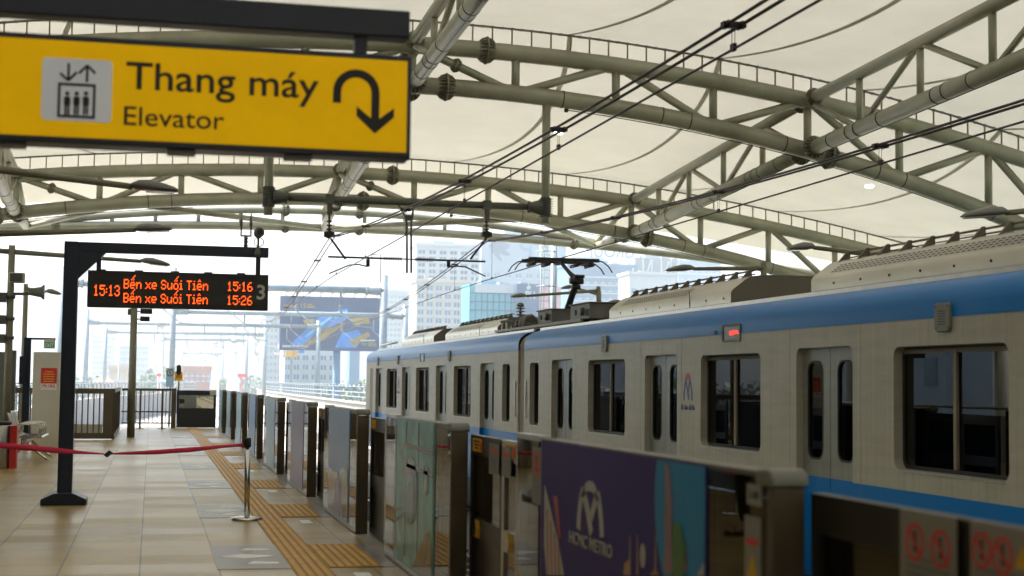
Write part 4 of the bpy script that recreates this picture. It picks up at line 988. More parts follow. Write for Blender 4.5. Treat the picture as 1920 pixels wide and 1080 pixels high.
# small devices on the display arm
t = thing('security_camera', 'small barrel security camera on the end of the display arm', 'security camera', (1.255, YL, 3.15))
c = MB(); pc_ = at(485, 437, Y=YL); c.lathe((pc_.x, YL-.16, pc_.z), (0, 1, 0), [(0, .05), (.01, .062), (.05, .066), (.26, .055), (.30, .03)], 18); obj('camera_body', c, 'lamp', t)
c = MB(); c.lathe((pc_.x+.005, YL-.165, pc_.z-.003), (0, 1, 0), [(0, .038), (.006, .038)], 16); obj('lens', c, 'ink', t)
c = MB(); c.tube([(pc_.x, YL+.03, pc_.z-.05), (pc_.x, YL+.03, 3.149)], .014, 8); c.tube([(pc_.x+.06*math.cos(R(a)), YL-.08, pc_.z-.12+.055*math.sin(R(a))) for a in range(0, 361, 24)], .006, 6); c.lathe((pc_.x-.01, YL-.045, 3.16), (0, 0, -1), [(0, .012), (.04, .03), (.10, .045), (.13, .03)], 12); obj('bracket', c, 'lamp', t)
t = thing('twin_rod_aerial', 'twin rod aerial on a ribbed insulator beside the arm camera', 'aerial', (1.1, YL, 3.15))
xa = at(462, 440, Y=YL).x
obj('insulator', insul(MB(), (xa, YL+.09, 3.149), (0, 0, 1), .14, 3, .03), 'lamp', t)
c = MB(); c.bar((xa-.07, YL+.09, 3.295), (xa+.07, YL+.09, 3.295), .02)
for s_ in (-1, 1): c.tube([(xa+s_*.06, YL+.09, 3.30), (xa+s_*.06, YL+.09, 3.42), (xa+s_*.06, YL+.09, 3.425), (xa+s_*.06, YL+.09, 3.48), (xa+s_*.06, YL+.09, 3.58)], [.010, .010, .022, .016, .006], 8)
obj('rod', c, 'lamp', t)

# ------------------------------------------------------------------ platform furniture
def stanchion(X, Y, label):
    t = thing('barrier_post', label, 'barrier post', (X, Y, 0), None)
    obj('base', MB().lathe((X, Y, .001), (0, 0, 1), [(0, .165), (.012, .168), (.03, .150), (.038, .04)], 28), 'chrome', t)
    obj('pole', MB().tube([(X, Y, .03), (X-.012, Y, .80)], .030, 18), 'chrome', t)
    obj('belt_head', MB().lathe((X-.012, Y, .78), (0, 0, 1), [(0, .034), (.005, .040), (.09, .040), (.10, .034)], 18), 'black', t)
    return t
YB_ = 16.7
stanchion(1.04, YB_, 'stainless belt barrier post standing on the arrow tile')
stanchion(-2.7, YB_+.1, 'stainless belt barrier post at the left end of the red belt')
bl = MB()
def belt(pts):
    for (xa, ya, za, wa), (xb, yb_, zb2, wb) in zip(pts, pts[1:]):
        bl.add([(xa, ya-wa*.3, za-wa/2), (xb, yb_-wb*.3, zb2-wb/2), (xb, yb_+wb*.3, zb2+wb/2), (xa, ya+wa*.3, za+wa/2), (xa, ya+.004-wa*.3, za-wa/2), (xb, yb_+.004-wb*.3, zb2-wb/2), (xb, yb_+.004+wb*.3, zb2+wb/2), (xa, ya+.004+wa*.3, za+wa/2)], [(0, 1, 2, 3), (7, 6, 5, 4), (0, 4, 5, 1), (2, 6, 7, 3)], True)
B_ = lambda x, y: at(x, y, Y=YB_)
pl_ = []
for x, y, w in ((0, 835, .06), (60, 840, .06), (110, 845, .055), (160, 849, .03), (195, 851, .014)):
    p = B_(x, y); pl_.append((p.x, YB_, p.z, w))
belt([(-2.66, YB_+.1, .83, .05), (-2.2, YB_+.05, .80, .058)]+pl_)
pr_ = []
for x, y, w in ((209, 851, .014), (235, 850, .03), (290, 848, .046), (360, 843, .05), (420, 837, .03), (445, 835, .03), (455, 834, .045)):
    p = B_(x, y); pr_.append((p.x, YB_, p.z, w))
belt(pr_)
o = obj('barrier_belt', bl, 'redbelt'); tag(o, 'sagging red retractable belt knotted in the middle', 'barrier belt')
p = B_(203, 851); kn_ = MB(); kn_.add([(p.x-.05, YB_-.025, p.z-.01), (p.x-.01, YB_-.03, p.z-.04), (p.x+.05, YB_-.025, p.z+.01), (p.x+.01, YB_-.03, p.z+.04), (p.x-.04, YB_+.025, p.z-.005), (p.x-.01, YB_+.03, p.z-.03), (p.x+.04, YB_+.025, p.z+.005), (p.x+.01, YB_+.03, p.z+.03)], [(0, 1, 2, 3), (7, 6, 5, 4), (0, 4, 5, 1), (1, 5, 6, 2), (2, 6, 7, 3), (3, 7, 4, 0)])
obj('buckle', kn_, 'navy', o)

# waste bin, bench, white board, cabinet
t = thing('waste_bin', 'steel waste bin with red stripe beside the bench', 'waste bin', (-2.38, 26.6, 0))
obj('bin_body', MB().lathe((-2.5, 26.7, .001), (0, 0, 1), [(0, .24), (.02, .25), (.70, .25), (.72, .24)], 28), 'ss', t)
obj('bin_rim', MB().lathe((-2.5, 26.7, .715), (0, 0, 1), [(0, .255), (.05, .255), (.06, .19)], 28), 'black', t)
obj('red_panel', MB().box(-2.26, -2.15, 26.55, 26.85, .002, .70), 'red', t)
t = thing('bench', 'shiny perforated steel three seat bench by the white board', 'bench', (-2.1, 29.6, 0))
def seat_shape(y0, y1):
    s_ = MB(); p_ = [(-2.52, .88), (-2.50, .86), (-2.42, .60), (-2.36, .47), (-2.30, .435), (-2.15, .425), (-1.98, .44), (-1.90, .45), (-1.88, .43), (-1.90, .42), (-1.99, .415), (-2.15, .40), (-2.31, .41), (-2.385, .45), (-2.445, .60), (-2.525, .86)]
    return s_.prism(p_, y0, y1, lambda u, v, w: (u, w, v))
for k in range(3):
    o = obj('seat', seat_shape(28.75+k*.58, 29.29+k*.58), 'chrome', t)
    hl = MB()
    for i in range(5):
        for j in range(5): hl.box(-2.24+i*.06, -2.215+i*.06, 28.85+k*.58+j*.085, 28.90+k*.58+j*.085, .4285+abs(i-1.5)*.0035, .4405+abs(i-1.5)*.001)
    obj('perforation', hl, 'ink', o)
obj('beam', MB().box(-2.24, -2.16, 28.8, 30.5, .33, .395), 'ss', t)
for y in (29.0, 30.2):
    l_ = MB(); l_.tube([(-2.50, y, .035), (-2.30, y, .20), (-2.2, y, .345), (-2.12, y, .26), (-1.86, y, .06), (-1.80, y, .03)], .025, 10); l_.lathe((-1.80, y, .001), (0, 0, 1), [(0, .03), (.03, .02)], 10); l_.lathe((-2.50, y, .001), (0, 0, 1), [(0, .03), (.03, .02)], 10); obj('leg', l_, 'chrome', t)
for y in (28.74, 29.31, 29.89, 30.48):
    obj('armrest', MB().tube([(-2.36, y, .48), (-2.36, y, .60), (-2.32, y, .655), (-2.24, y, .665), (-2.02, y, .665), (-1.95, y, .64), (-1.93, y, .56), (-1.96, y, .44)], .014, 8), 'chrome', t)
a, b = at(57, 845, Z=0), at(108, 845, Z=0)
t = thing('white_board', 'tall white panel with a red poster behind the bench', 'notice board', ((a.x+b.x)/2, a.y, 0))
obj('panel', MB().box(a.x, b.x, a.y, a.y+.35, .0, at(85, 660, Y=a.y).z), 'offwhite', t, bevel=.01)
W_ = lambda x, y: (at(x, y, Y=a.y).x, at(x, y, Y=a.y).z); FW = facing_y(a.y-.002)
q0, q1 = W_(76, 731), W_(107, 690); q = MB(); q.prism([(q0[0], q0[1]), (q1[0], q0[1]), (q1[0], q1[1]), (q0[0], q1[1])], 0, .004, FW); po = obj('poster', q, 'white', t)
q = MB(); z_ = W_(90, 719)[1]; q.prism([(q0[0], z_), (q1[0], z_), (q1[0], q1[1]), (q0[0], q1[1])], .0042, .006, FW); obj('poster_red_field', q, 'red', po)
q = MB()
for k in range(5): q.prism(rrect((q1[0]-q0[0])*(.5 if k == 0 else .7), .018, .004, 2, (q0[0]+q1[0])/2, q1[1]-.08-k*.05), .0062, .007, FW)
obj('poster_print', q, 'orange', po)
q = MB(); text(q, '19h 10h2', (q0[0]+.03, q0[1]+.05, q1[0]-.03, q0[1]+.115), FW, .02, .006); obj('poster_digits', q, 'red', po)
t = thing('exit_sign', 'slim navy post carrying a small green EXIT sign on an arm', 'exit sign', (at(52, 640, Y=33.4).x, 33.4, 0))
e0 = at(52, 633, Y=33.4); e1 = at(104, 633, Y=33.4); zt = e0.z
obj('post', MB().box(e0.x-.07, e0.x+.07, 33.4, 33.52, 0, zt), 'navy', t); obj('arm', MB().box(e0.x+.07, e1.x, 33.42, 33.5, zt-.04, zt), 'navy', t)
s0, s1 = at(82, 653, Y=33.4), at(103, 635, Y=33.4); sb = obj('sign_box', MB().box(s0.x, s1.x, 33.40, 33.5, s0.z, s1.z-.005), 'black', t)
FEx = facing_y(33.398); tx = MB(); text(tx, 'EXIT', (s0.x+.015, s0.z+.02, s1.x-.015, s0.z+.105), FEx, .02, .003); q = MB(); q.box(s0.x+.004, s1.x-.004, 33.3985, 33.4, s0.z+.006, s0.z+.118); obj('green_field', q, 'green', sb); obj('lettering', tx, 'white', sb)
q = MB(); q.box(s0.x+.004, s1.x-.004, 33.3985, 33.4, s0.z+.124, s1.z-.012); obj('upper_field', q, 'offwhite', sb)
n0, n1 = at(35, 720, Y=33.3), at(48, 668, Y=33.3); obj('side_board', MB().box(n0.x, n1.x, 33.3, 33.39, n0.z, n1.z), 'navy', t)
g0, g1 = at(-40, 793, Y=31), at(28, 660, Y=31)
t = thing('information_stand', 'dark grey information stand cut by the left frame edge', 'information stand', ((g0.x+g1.x)/2, 31, 0))
obj('board', MB().box(g0.x, g1.x, 31, 31.12, g0.z, g1.z), 'lamp', t, bevel=.01)
obj('board_edge', MB().box(g1.x-.10, g1.x+.02, 30.97, 31.15, g0.z-.02, g1.z+.03), 'gantry', t)
for x in (g0.x+.2, g1.x-.1): obj('leg', MB().box(x-.04, x+.04, 31.03, 31.09, 0, g0.z), 'gantry', t)

# stair enclosure and fences at the platform end
YF = 38.7
t = thing('stair_enclosure', 'bronze railed enclosure with vertical bars round the stairwell', 'stair enclosure', (-1.6, YF, 0))
fr = MB(); fr.box(-4, -.86, YF, YF+.09, 1.13, 1.26); fr.box(-4, -1.13, YF, YF+.09, .03, .17); fr.box(-1.13, -.90, YF, YF+.09, .03, 1.13); fr.box(-1.9, -1.83, YF, YF+.09, .17, 1.13)
obj('front_frame', fr, 'bronze', t)
br = MB()
for k in range(20): x = -1.22-k*.135; br.box(x-.016, x+.016, YF+.03, YF+.06, .17, 1.13)
obj('vertical_bars', br, 'bronze', t)
obj('kick_panel', MB().box(-4, -1.14, YF+.062, YF+.08, .17, .38), 'offwhite', t)
sd_ = MB(); sd_.box(-.93, -.86, YF+.1, 46, 1.16, 1.26); sd_.box(-.93, -.86, YF+.1, 46, .03, .12)
for k in range(6): sd_.box(-.925, -.865, YF+.1+k*1.42, YF+.18+k*1.42, .12, 1.16)
obj('side_frame', sd_, 'bronze', t)
obj('side_glass', MB().box(-.90, -.888, YF+.2, 45.9, .13, 1.15), 'clear', t)
t = thing('end_fence', 'slim steel fence at the bright platform end', 'fence', (.1, 47.3, 0))
fr = MB(); fr.box(-.85, .62, 47.3, 47.36, 1.15, 1.22); fr.box(-.85, .62, 47.31, 47.35, .16, .2); fr.box(-.85, .62, 47.31, 47.35, .50, .54)
obj('rails', fr, 'bronze', t)
br = MB()
for k in range(12): x = -.8+k*.125; br.box(x-.011, x+.011, 47.32, 47.34, .2, 1.15)
obj('bars', br, 'bronze', t)
for x in (-.3, .35): b = MB(); b.box(x-.03, x+.03, 47.29, 47.37, 0, 1.22); b.box(x-.12, x+.12, 47.25, 47.4, 0, .02); obj('post', b, 'bronze', t)
t = thing('end_gate', 'black gate with a window strip closing the platform end', 'gate', (1.3, 48.2, 0))
g = MB(); g.box(.78, 1.98, 48.2, 48.26, 1.02, 1.17); g.box(.78, .85, 48.2, 48.26, .02, 1.02); g.box(1.9, 1.98, 48.2, 48.26, .02, 1.02); obj('frame', g, 'navy', t)
obj('lower_panel', MB().box(.85, 1.9, 48.21, 48.25, .02, .62), 'black', t)
obj('window', MB().box(.85, 1.9, 48.225, 48.235, .62, 1.02), 'clear', t)
g = MB(); g.box(.86, 1.02, 48.19, 48.2, .76, .9); obj('lock_plate', g, 'black', t)
obj('hinge_post', MB().box(.62, .77, 48.15, 48.3, 0, 1.23), 'bronze', t)
g = MB(); g.box(1.78, 1.98, 48.17, 48.199, 1.03, 1.19); obj('label_plate', g, 'offwhite', t)
p = at(245, 820, Z=0)
t = thing('camera_pole', 'olive steel pole with two dark floodlight boxes near the stairwell', 'equipment pole', (p.x, p.y, 0))
zt = at(250, 575, Y=p.y).z
obj('pole', MB().tube([(p.x, p.y, 0), (p.x, p.y, zt)], [.10, .085], 18), 'truss_dark', t)
for dz, l_ in ((-.02, .30), (-.22, .24)):
    b = MB(); b.box(p.x+.16, p.x+.16+l_, p.y-.14, p.y+.1, zt-.16+dz, zt-.03+dz); o = obj('floodlight', b, 'black', t, bevel=.01)
    obj('arm', MB().bar((p.x, p.y, zt-.1+dz), (p.x+.17, p.y, zt-.1+dz), .03), 'gantry', o)
b = MB(); b.box(p.x-.16, p.x-.08, p.y-.06, p.y+.06, zt-.22, zt-.06); obj('junction_box', b, 'gantry', t)

# lamps of both platforms
def lamp_head(t, tip, root_, w=.16):
    tip, root_ = Vector(tip), Vector(root_); d = (tip-root_); L = d.length; d.normalize(); s_ = d.cross(Vector((0, 0, 1))).normalized(); u = s_.cross(d)
    mb = MB(); prof = [(-.06, .045, .03), (0, .09, .05), (.12, .15, .085), (.35, .17, .10), (.7, .15, .075), (.93, .12, .045), (1.0, .08, .02)]
    n = 12
    for a, hw_, hh_ in prof:
        c = root_+d*(a*L)
        for k in range(n):
            g = 2*math.pi*k/n; q = math.sin(g); mb.v.append(tuple(c+s_*(hw_*w/.16*math.cos(g))+u*(hh_*(q if q > 0 else q*.28))))
    for i in range(len(prof)-1):
        for k in range(n): mb.face((i*n+k, i*n+(k+1) % n, (i+1)*n+(k+1) % n, (i+1)*n+k), True)
    mb.face(list(range(n))); mb.face([(len(prof)-1)*n+k for k in range(n)])
    h = obj('lamp_head', mb, 'lamp', t); l_ = MB(); a, b = root_+d*.3*L-u*.032, root_+d*.92*L-u*.022; l_.bar(a, b, .2, .012); obj('lens', l_, 'lamplens', h)
def lamp(label, Y, arm0, arm1, tip, Xp, group, second=None):
    A0, A1, T = [at(*q, Y=Y) for q in (arm0, arm1, tip)]
    k = (Xp-A1.x)/(A0.x-A1.x); pz = A1.z+(A0.z-A1.z)*k
    t = thing('platform_lamp', label, 'street lamp', (Xp, Y, 0), group)
    obj('post', MB().tube([(Xp, Y, 0), (Xp, Y, pz+.12)], [.075, .06], 14), 'truss_dark', t)
    obj('arm', MB().tube([(Xp, Y, pz), A1], [.05, .035], 12), 'truss_dark', t); lamp_head(t, T, A1)
    if second:
        s_ = 1 if Xp < 6 else -1
        E2 = Vector((Xp-s_*1.9, Y, pz+.1)); obj('arm', MB().tube([(Xp, Y, pz), E2], [.05, .035], 12), 'truss_dark', t); lamp_head(t, E2-Vector((s_*.5, 0, .03)), E2)
    return t
GLF, GRT = 'lamps along the left platform', 'lamps along the far platform behind the train'
lamp('nearest left lamp, its arm sloping down just under the yellow sign', 17.5, (0, 318), (248, 350), (334, 359), -2.5, GLF)
lamp('second left lamp, its level arm above the departure display', 22.8, (0, 438), (255, 431), (323, 430), -2.55, GLF)
lamp('third left lamp, its head tucked under the display arm', 29.3, (20, 472), (265, 490), (319, 498), at(22, 480, Y=29.3).x, GLF, True)
lamp('short left lamp over the EXIT sign', 41, (60, 543), (86, 547), (115, 552), at(48, 560, Y=41).x, GLF)
lamp('nearest far side lamp at the right frame edge', 17, (1920, 396), (1885, 399), (1806, 406), 11.7, GRT)
lamp('far side lamp over the vented cover of the middle car', 22.6, (1640, 478), (1525, 464), (1478, 467), 11.8, GRT)
lamp('far side lamp with long level arm left of the shade-brown cover end', 28.2, (1440, 503), (1300, 504), (1250, 507), 11.8, GRT)
lamp('far side lamp crossing behind the pantograph', 41.5, (1122, 545), (985, 555), (958, 557), at(1122, 560, Y=41.5).x, GRT)
lamp('small far side lamp just right of the pantograph knee', 47, (1122, 552), (1074, 539), (1052, 541), at(1124, 560, Y=47).x, GRT)
lamp('low far side lamp peeping over the near roof cover', 33, (1240, 575), (1165, 568), (1133, 573), 12, GRT)
# loudspeaker and cabinet on the third lamp post
px3 = at(22, 480, Y=29.3).x
t = thing('platform_loudspeaker', 'box loudspeaker and junction gear strapped to a left lamp post', 'loudspeaker', (px3, 29.2, 2.0))
z3 = at(35, 521, Y=29.2).z
obj('speaker_box', MB().box(px3-.02, px3+.26, 29.05, 29.2, z3-.10, z3+.09), 'offwhite', t, bevel=.02); obj('speaker_front', MB().box(px3+.0, px3+.22, 29.035, 29.048, z3-.08, z3+.07), 'gantry', t)
for dz, q in ((-.35, .2), (-.75, .16), (-1.1, .18)):
    b = MB(); b.box(px3-.3, px3-.07, 29.2, 29.4, z3+dz-.1, z3+dz+.06); b.lathe((px3, 29.3, z3+dz), (0, 0, 1), [(-.03, .09), (.03, .09)], 14)
    obj('junction_gear', b, 'gantry', t)
obj('cross_arm', MB().bar((px3-.3, 29.3, z3-.3), (px3+.55, 29.3, z3-.28), .05), 'gantry', t)
t = thing('horn_speaker', 'pale horn speaker pointing right from the left lamp post', 'loudspeaker', (px3+.4, 29.3, z3-.28))
obj('horn', MB().lathe((px3+.32, 29.25, z3-.25), (1, 0, 0), [(0, .05), (.06, .07), (.22, .10), (.26, .14), (.28, .14)], 18), 'lamp', t)
# mast with ladder cage beyond the far platform
m0 = at(1037, 640, Y=57)
t = thing('ladder_mast', 'steel mast with caged ladder behind the pantograph', 'mast', (m0.x, 57, -1.3))
zt = at(1037, 432, Y=57).z
obj('mast', MB().tube([(m0.x, 57, -1.36), (m0.x, 57, zt)], .12, 14), 'galv', t)
la = MB()
for s_ in (-.06, -.42): la.tube([(m0.x+s_-.12, 56.9, -1.36), (m0.x+s_-.12, 56.9, zt-.2)], .022, 6)
z = -1
while z < zt-.3: la.tube([(m0.x-.18, 56.9, z), (m0.x-.54, 56.9, z)], .014, 6); z += .3
obj('ladder', la, 'galv', t)
cg = MB(); z = 1.2
while z < zt:
    cg.tube([(m0.x-.36+.36*math.cos(R(a)), 56.9-.55*math.sin(R(a)), z) for a in range(0, 181, 20)], .022, 6); z += 1.35
for a in (30, 60, 90, 120, 150): cg.tube([(m0.x-.36+.36*math.cos(R(a)), 56.9-.55*math.sin(R(a)), 1.2), (m0.x-.36+.36*math.cos(R(a)), 56.9-.55*math.sin(R(a)), zt-.3)], .013, 6)
obj('safety_cage', cg, 'galv', t)

# ------------------------------------------------------------------ waiting passenger, seen mirrored in the screen door glass
MT['skin'] = mat('warm brown skin', (.42, .24, .15), .5, 0, .08, 8); MT['trouser'] = mat('black trousers', (.012, .012, .014), .8, 0, .2, 6); MT['shirt'] = mat('dark grey shirt', (.035, .035, .04), .8, 0, .2, 6); MT['hair'] = mat('black hair', (.008, .007, .006), .45, 0, .2, 30); MT['sandal'] = mat('dark leather sandal', (.05, .03, .02), .6, 0, .2); MT['lip'] = mat('lips', (.30, .11, .09), .5, 0, .05); MT['eyewhite'] = mat('eye', (.55, .53, .5), .3, 0, 0)
def skin_obj(name, verts, edges, radii, mt, parent, M4, sub=2, root_i=0):
    me = bpy.data.meshes.new(name); me.from_pydata([tuple(M4 @ Vector(v)) for v in verts], edges, [])
    o = bpy.data.objects.new(name, me); COL.objects.link(o)
    sk = o.modifiers.new('s', 'SKIN'); sk.use_smooth_shade = True
    for i, r in enumerate(radii):
        d = me.skin_vertices[0].data[i]; d.radius = r if isinstance(r, tuple) else (r, r); d.use_root = (i == root_i)
    sb = o.modifiers.new('u', 'SUBSURF'); sb.levels = sub; sb.render_levels = sub
    me.materials.append(MT[mt]); o.parent = parent
    if parent.parent is None: o.matrix_parent_inverse = MI(parent).inverted()
    return o
PM = Matrix.Translation((-1.92, 14.6, 0)) @ Matrix.Rotation(R(8), 4, 'Z')
t = thing('person', 'person in black trousers holding a red bag, mirrored in the door glass', 'person', (-1.92, 14.6, 0))
V, E, RD = [], [], []
def jn(p, r, prev=None):
    V.append(p); RD.append(r)
    if prev is not None: E.append((prev, len(V)-1))
    return len(V)-1
pel = jn((0, 0, .94), (.13, .105)); wa = jn((.0, 0, 1.10), (.118, .09), pel); ch = jn((.01, 0, 1.30), (.135, .10), wa); nk = jn((0, 0, 1.45), .055, ch); hd0 = jn((.015, 0, 1.51), .062, nk); hd1 = jn((.03, 0, 1.58), (.078, .088), hd0); hd2 = jn((.02, 0, 1.65), (.072, .085), hd1); jn((.01, 0, 1.685), .05, hd2)
HANDS = []
for s_ in (-1, 1):
    hp = jn((0, s_*.085, .88), .085, pel); k_ = jn((.03 if s_ > 0 else .07, s_*.095, .49), .055, hp); a_ = jn((-.02 if s_ > 0 else .03, s_*.10, .10), .036, k_); jn((.03+(0 if s_ > 0 else .05), s_*.105, .045), (.032, .038), a_); jn((.14+(0 if s_ > 0 else .05), s_*.115, .03), (.02, .035), len(V)-1)
    sh = jn((0, s_*.17, 1.39), .052, ch); el = jn((-.03 if s_ < 0 else .0, s_*.235, 1.12), .037, sh); wr = jn((.08 if s_ < 0 else .16, s_*.23, .90 if s_ < 0 else .97), .026, el)
    f_ = Vector((.45 if s_ < 0 else .8, 0, -.85 if s_ < 0 else -.5)).normalized(); pw = Vector(V[wr]); pm = jn(tuple(pw+f_*.05), (.022, .036), wr); HANDS.append((pw, f_, s_, pm))
    n_ = Vector((0, 1, 0)); dn = f_.cross(n_)*-1
    for q, (of, L) in enumerate(((-.030, .065), (-.010, .075), (.010, .07), (.030, .055))):
        b_ = pw+f_*.085+n_*of; i0 = jn(tuple(b_), .0095, pm); i1 = jn(tuple(b_+f_*L*.5+dn*-.008), .0085, i0); jn(tuple(b_+f_*L*.75+dn*-.035), .007, i1)
    th = jn(tuple(pw+f_*.03+n_*(-s_)*.038), .011, pm); jn(tuple(pw+f_*.065+n_*(-s_)*.052), .008, th)
body = skin_obj('body', V, E, RD, 'skin', t, PM)
def w3(*p): return PM @ Vector(p)
# face
fm = MB()
for s_ in (-1, 1): fm.lathe(w3(.098, s_*.031, 1.605), PM.to_3x3() @ Vector((1, 0, 0)), [(0, .014), (.008, .011), (.011, .004)], 10)
ey = obj('eyes', fm, 'eyewhite', t); fm = MB()
for s_ in (-1, 1): fm.lathe(w3(.107, s_*.031, 1.605), PM.to_3x3() @ Vector((1, 0, 0)), [(0, .006), (.003, .004)], 8); fm.tube([w3(.103, s_*.018, 1.622), w3(.106, s_*.034, 1.627), w3(.098, s_*.050, 1.621)], .004, 6)
obj('pupils_and_brows', fm, 'hair', t)
fm = MB(); fm.tube([w3(.10, 0, 1.61), w3(.117, 0, 1.585), w3(.125, 0, 1.567), w3(.108, 0, 1.558)], [.007, .010, .013, .008], 8)
for s_ in (-1, 1): fm.tube([w3(.015, s_*.078, 1.60), w3(.005, s_*.088, 1.59), w3(.012, s_*.082, 1.565)], [.012, .013, .008], 8)
obj('nose_and_ears', fm, 'skin', t)
obj('mouth', MB().tube([w3(.100, -.022, 1.537), w3(.110, 0, 1.535), w3(.100, .022, 1.537)], [.003, .007, .003], 8), 'lip', t)
hr = MB(); nu, nv = 16, 9
for j in range(nv):
    for i in range(nu):
        a, e = 2*math.pi*i/nu, R(90)*(1-j/(nv-1)*1.25); fr_ = .5+.5*math.cos(a); ee = max(e, R(18)*fr_*1.6-R(22)*(1-fr_))
        hr.v.append(tuple(w3(.012+.098*math.cos(ee)*math.cos(a), .09*math.cos(ee)*math.sin(a), 1.615+.105*math.sin(ee))))
for j in range(nv-1):
    for i in range(nu): hr.face((j*nu+i, j*nu+(i+1) % nu, (j+1)*nu+(i+1) % nu, (j+1)*nu+i), True)
obj('hair', hr, 'hair', t)
tv, te, tr_ = [(0, 0, 1.0), (0, 0, .92)], [(0, 1)], [(.142, .115), (.15, .115)]
for s_ in (-1, 1):
    b_ = len(tv); kx = .03 if s_ > 0 else .07; ax_ = -.02 if s_ > 0 else .03
    tv += [(0, s_*.09, .82), (kx, s_*.097, .48), (ax_, s_*.102, .12)]; te += [(1, b_), (b_, b_+1), (b_+1, b_+2)]; tr_ += [.10, .075, .062]
skin_obj('trousers', tv, te, tr_, 'trouser', t, PM, 2)
sv_, se, sr = [(0, 0, .92), (0, 0, 1.1), (.01, 0, 1.3), (0, 0, 1.425)], [(0, 1), (1, 2), (2, 3)], [(.150, .125), (.135, .108), (.152, .118), (.075, .075)]
for s_ in (-1, 1):
    b_ = len(sv_); sv_ += [(0, s_*.175, 1.39), (-.02 if s_ < 0 else 0, s_*.222, 1.18)]; se += [(2, b_), (b_, b_+1)]; sr += [.068, .058]
skin_obj('shirt', sv_, se, sr, 'shirt', t, PM, 2, 1)
for s_ in (-1, 1):
    ox = 0 if s_ > 0 else .05; q = MB()
    q.prism([(p_+.07+ox, q_+s_*.108) for p_, q_ in rrect(.27, .095, .045, 5)], .001, .022, lambda u, v, w: tuple(w3(u, v, w)))
    q.tube([w3(.10+ox, s_*.108-.045, .02), w3(.10+ox, s_*.108-.03, .06), w3(.10+ox, s_*.108+.03, .06), w3(.10+ox, s_*.108+.045, .02)], .010, 6)
    obj('sandal', q, 'sandal', t)
pw = w3(.20, -.23, .80)
tb = thing('handbag', 'small red handbag held by the mirrored passenger', 'handbag', tuple(pw))
q = MB(); q.prism([(-.09, -.16), (.09, -.16), (.08, 0), (-.08, 0)], -.03, .03, lambda u, v, w: (pw.x+u, pw.y+w, pw.z+v-.03)); obj('bag_body', q, 'red', tb, bevel=.012)
obj('bag_handle', MB().tube([(pw.x-.05, pw.y, pw.z-.03), (pw.x-.04, pw.y, pw.z+.04), (pw.x, pw.y, pw.z+.065), (pw.x+.04, pw.y, pw.z+.04), (pw.x+.05, pw.y, pw.z-.03)], .007, 8), 'red', tb)

# ------------------------------------------------------------------ city behind
MT['b_white'] = mat('white rendered facade', (.38, .42, .44), .8, 0, .1, .1)
MT['b_cream'] = mat('cream rendered facade', (.44, .385, .31), .8, 0, .1, .1)
MT['b_grey'] = mat('grey rendered facade', (.20, .27, .33), .8, 0, .12, .1)
MT['b_blue'] = mat('blue grey facade', (.06, .16, .27), .6, 0, .15, .15)
MT['b_dark'] = mat('dark unfinished facade', (.10, .12, .14), .7, 0, .3, .2)
MT['b_teal'] = mat('teal curtain wall glass', (.035, .30, .37), .45, 0, .15, .12)
MT['b_win'] = mat('blue window glass', (.035, .11, .20), .3, 0, .35, .3)
MT['b_red'] = mat('terracotta roof tile', (.30, .10, .05), .8, 0, .2, .4)
MT['b_navy'] = mat('navy cladding', (.03, .08, .16), .4, 0, .1)
MT['pylon'] = mat('white painted pylon', (.68, .67, .64), .6, 0, .08, .3)
MT['bark'] = mat('tree bark', (.10, .07, .05), .9, 0, .3, 4)
MT['leaf'] = mat('dense green foliage', (.05, .10, .03), .7, 0, .5, .7)
MT['leaf2'] = mat('lighter green foliage', (.09, .14, .05), .7, 0, .5, .7)
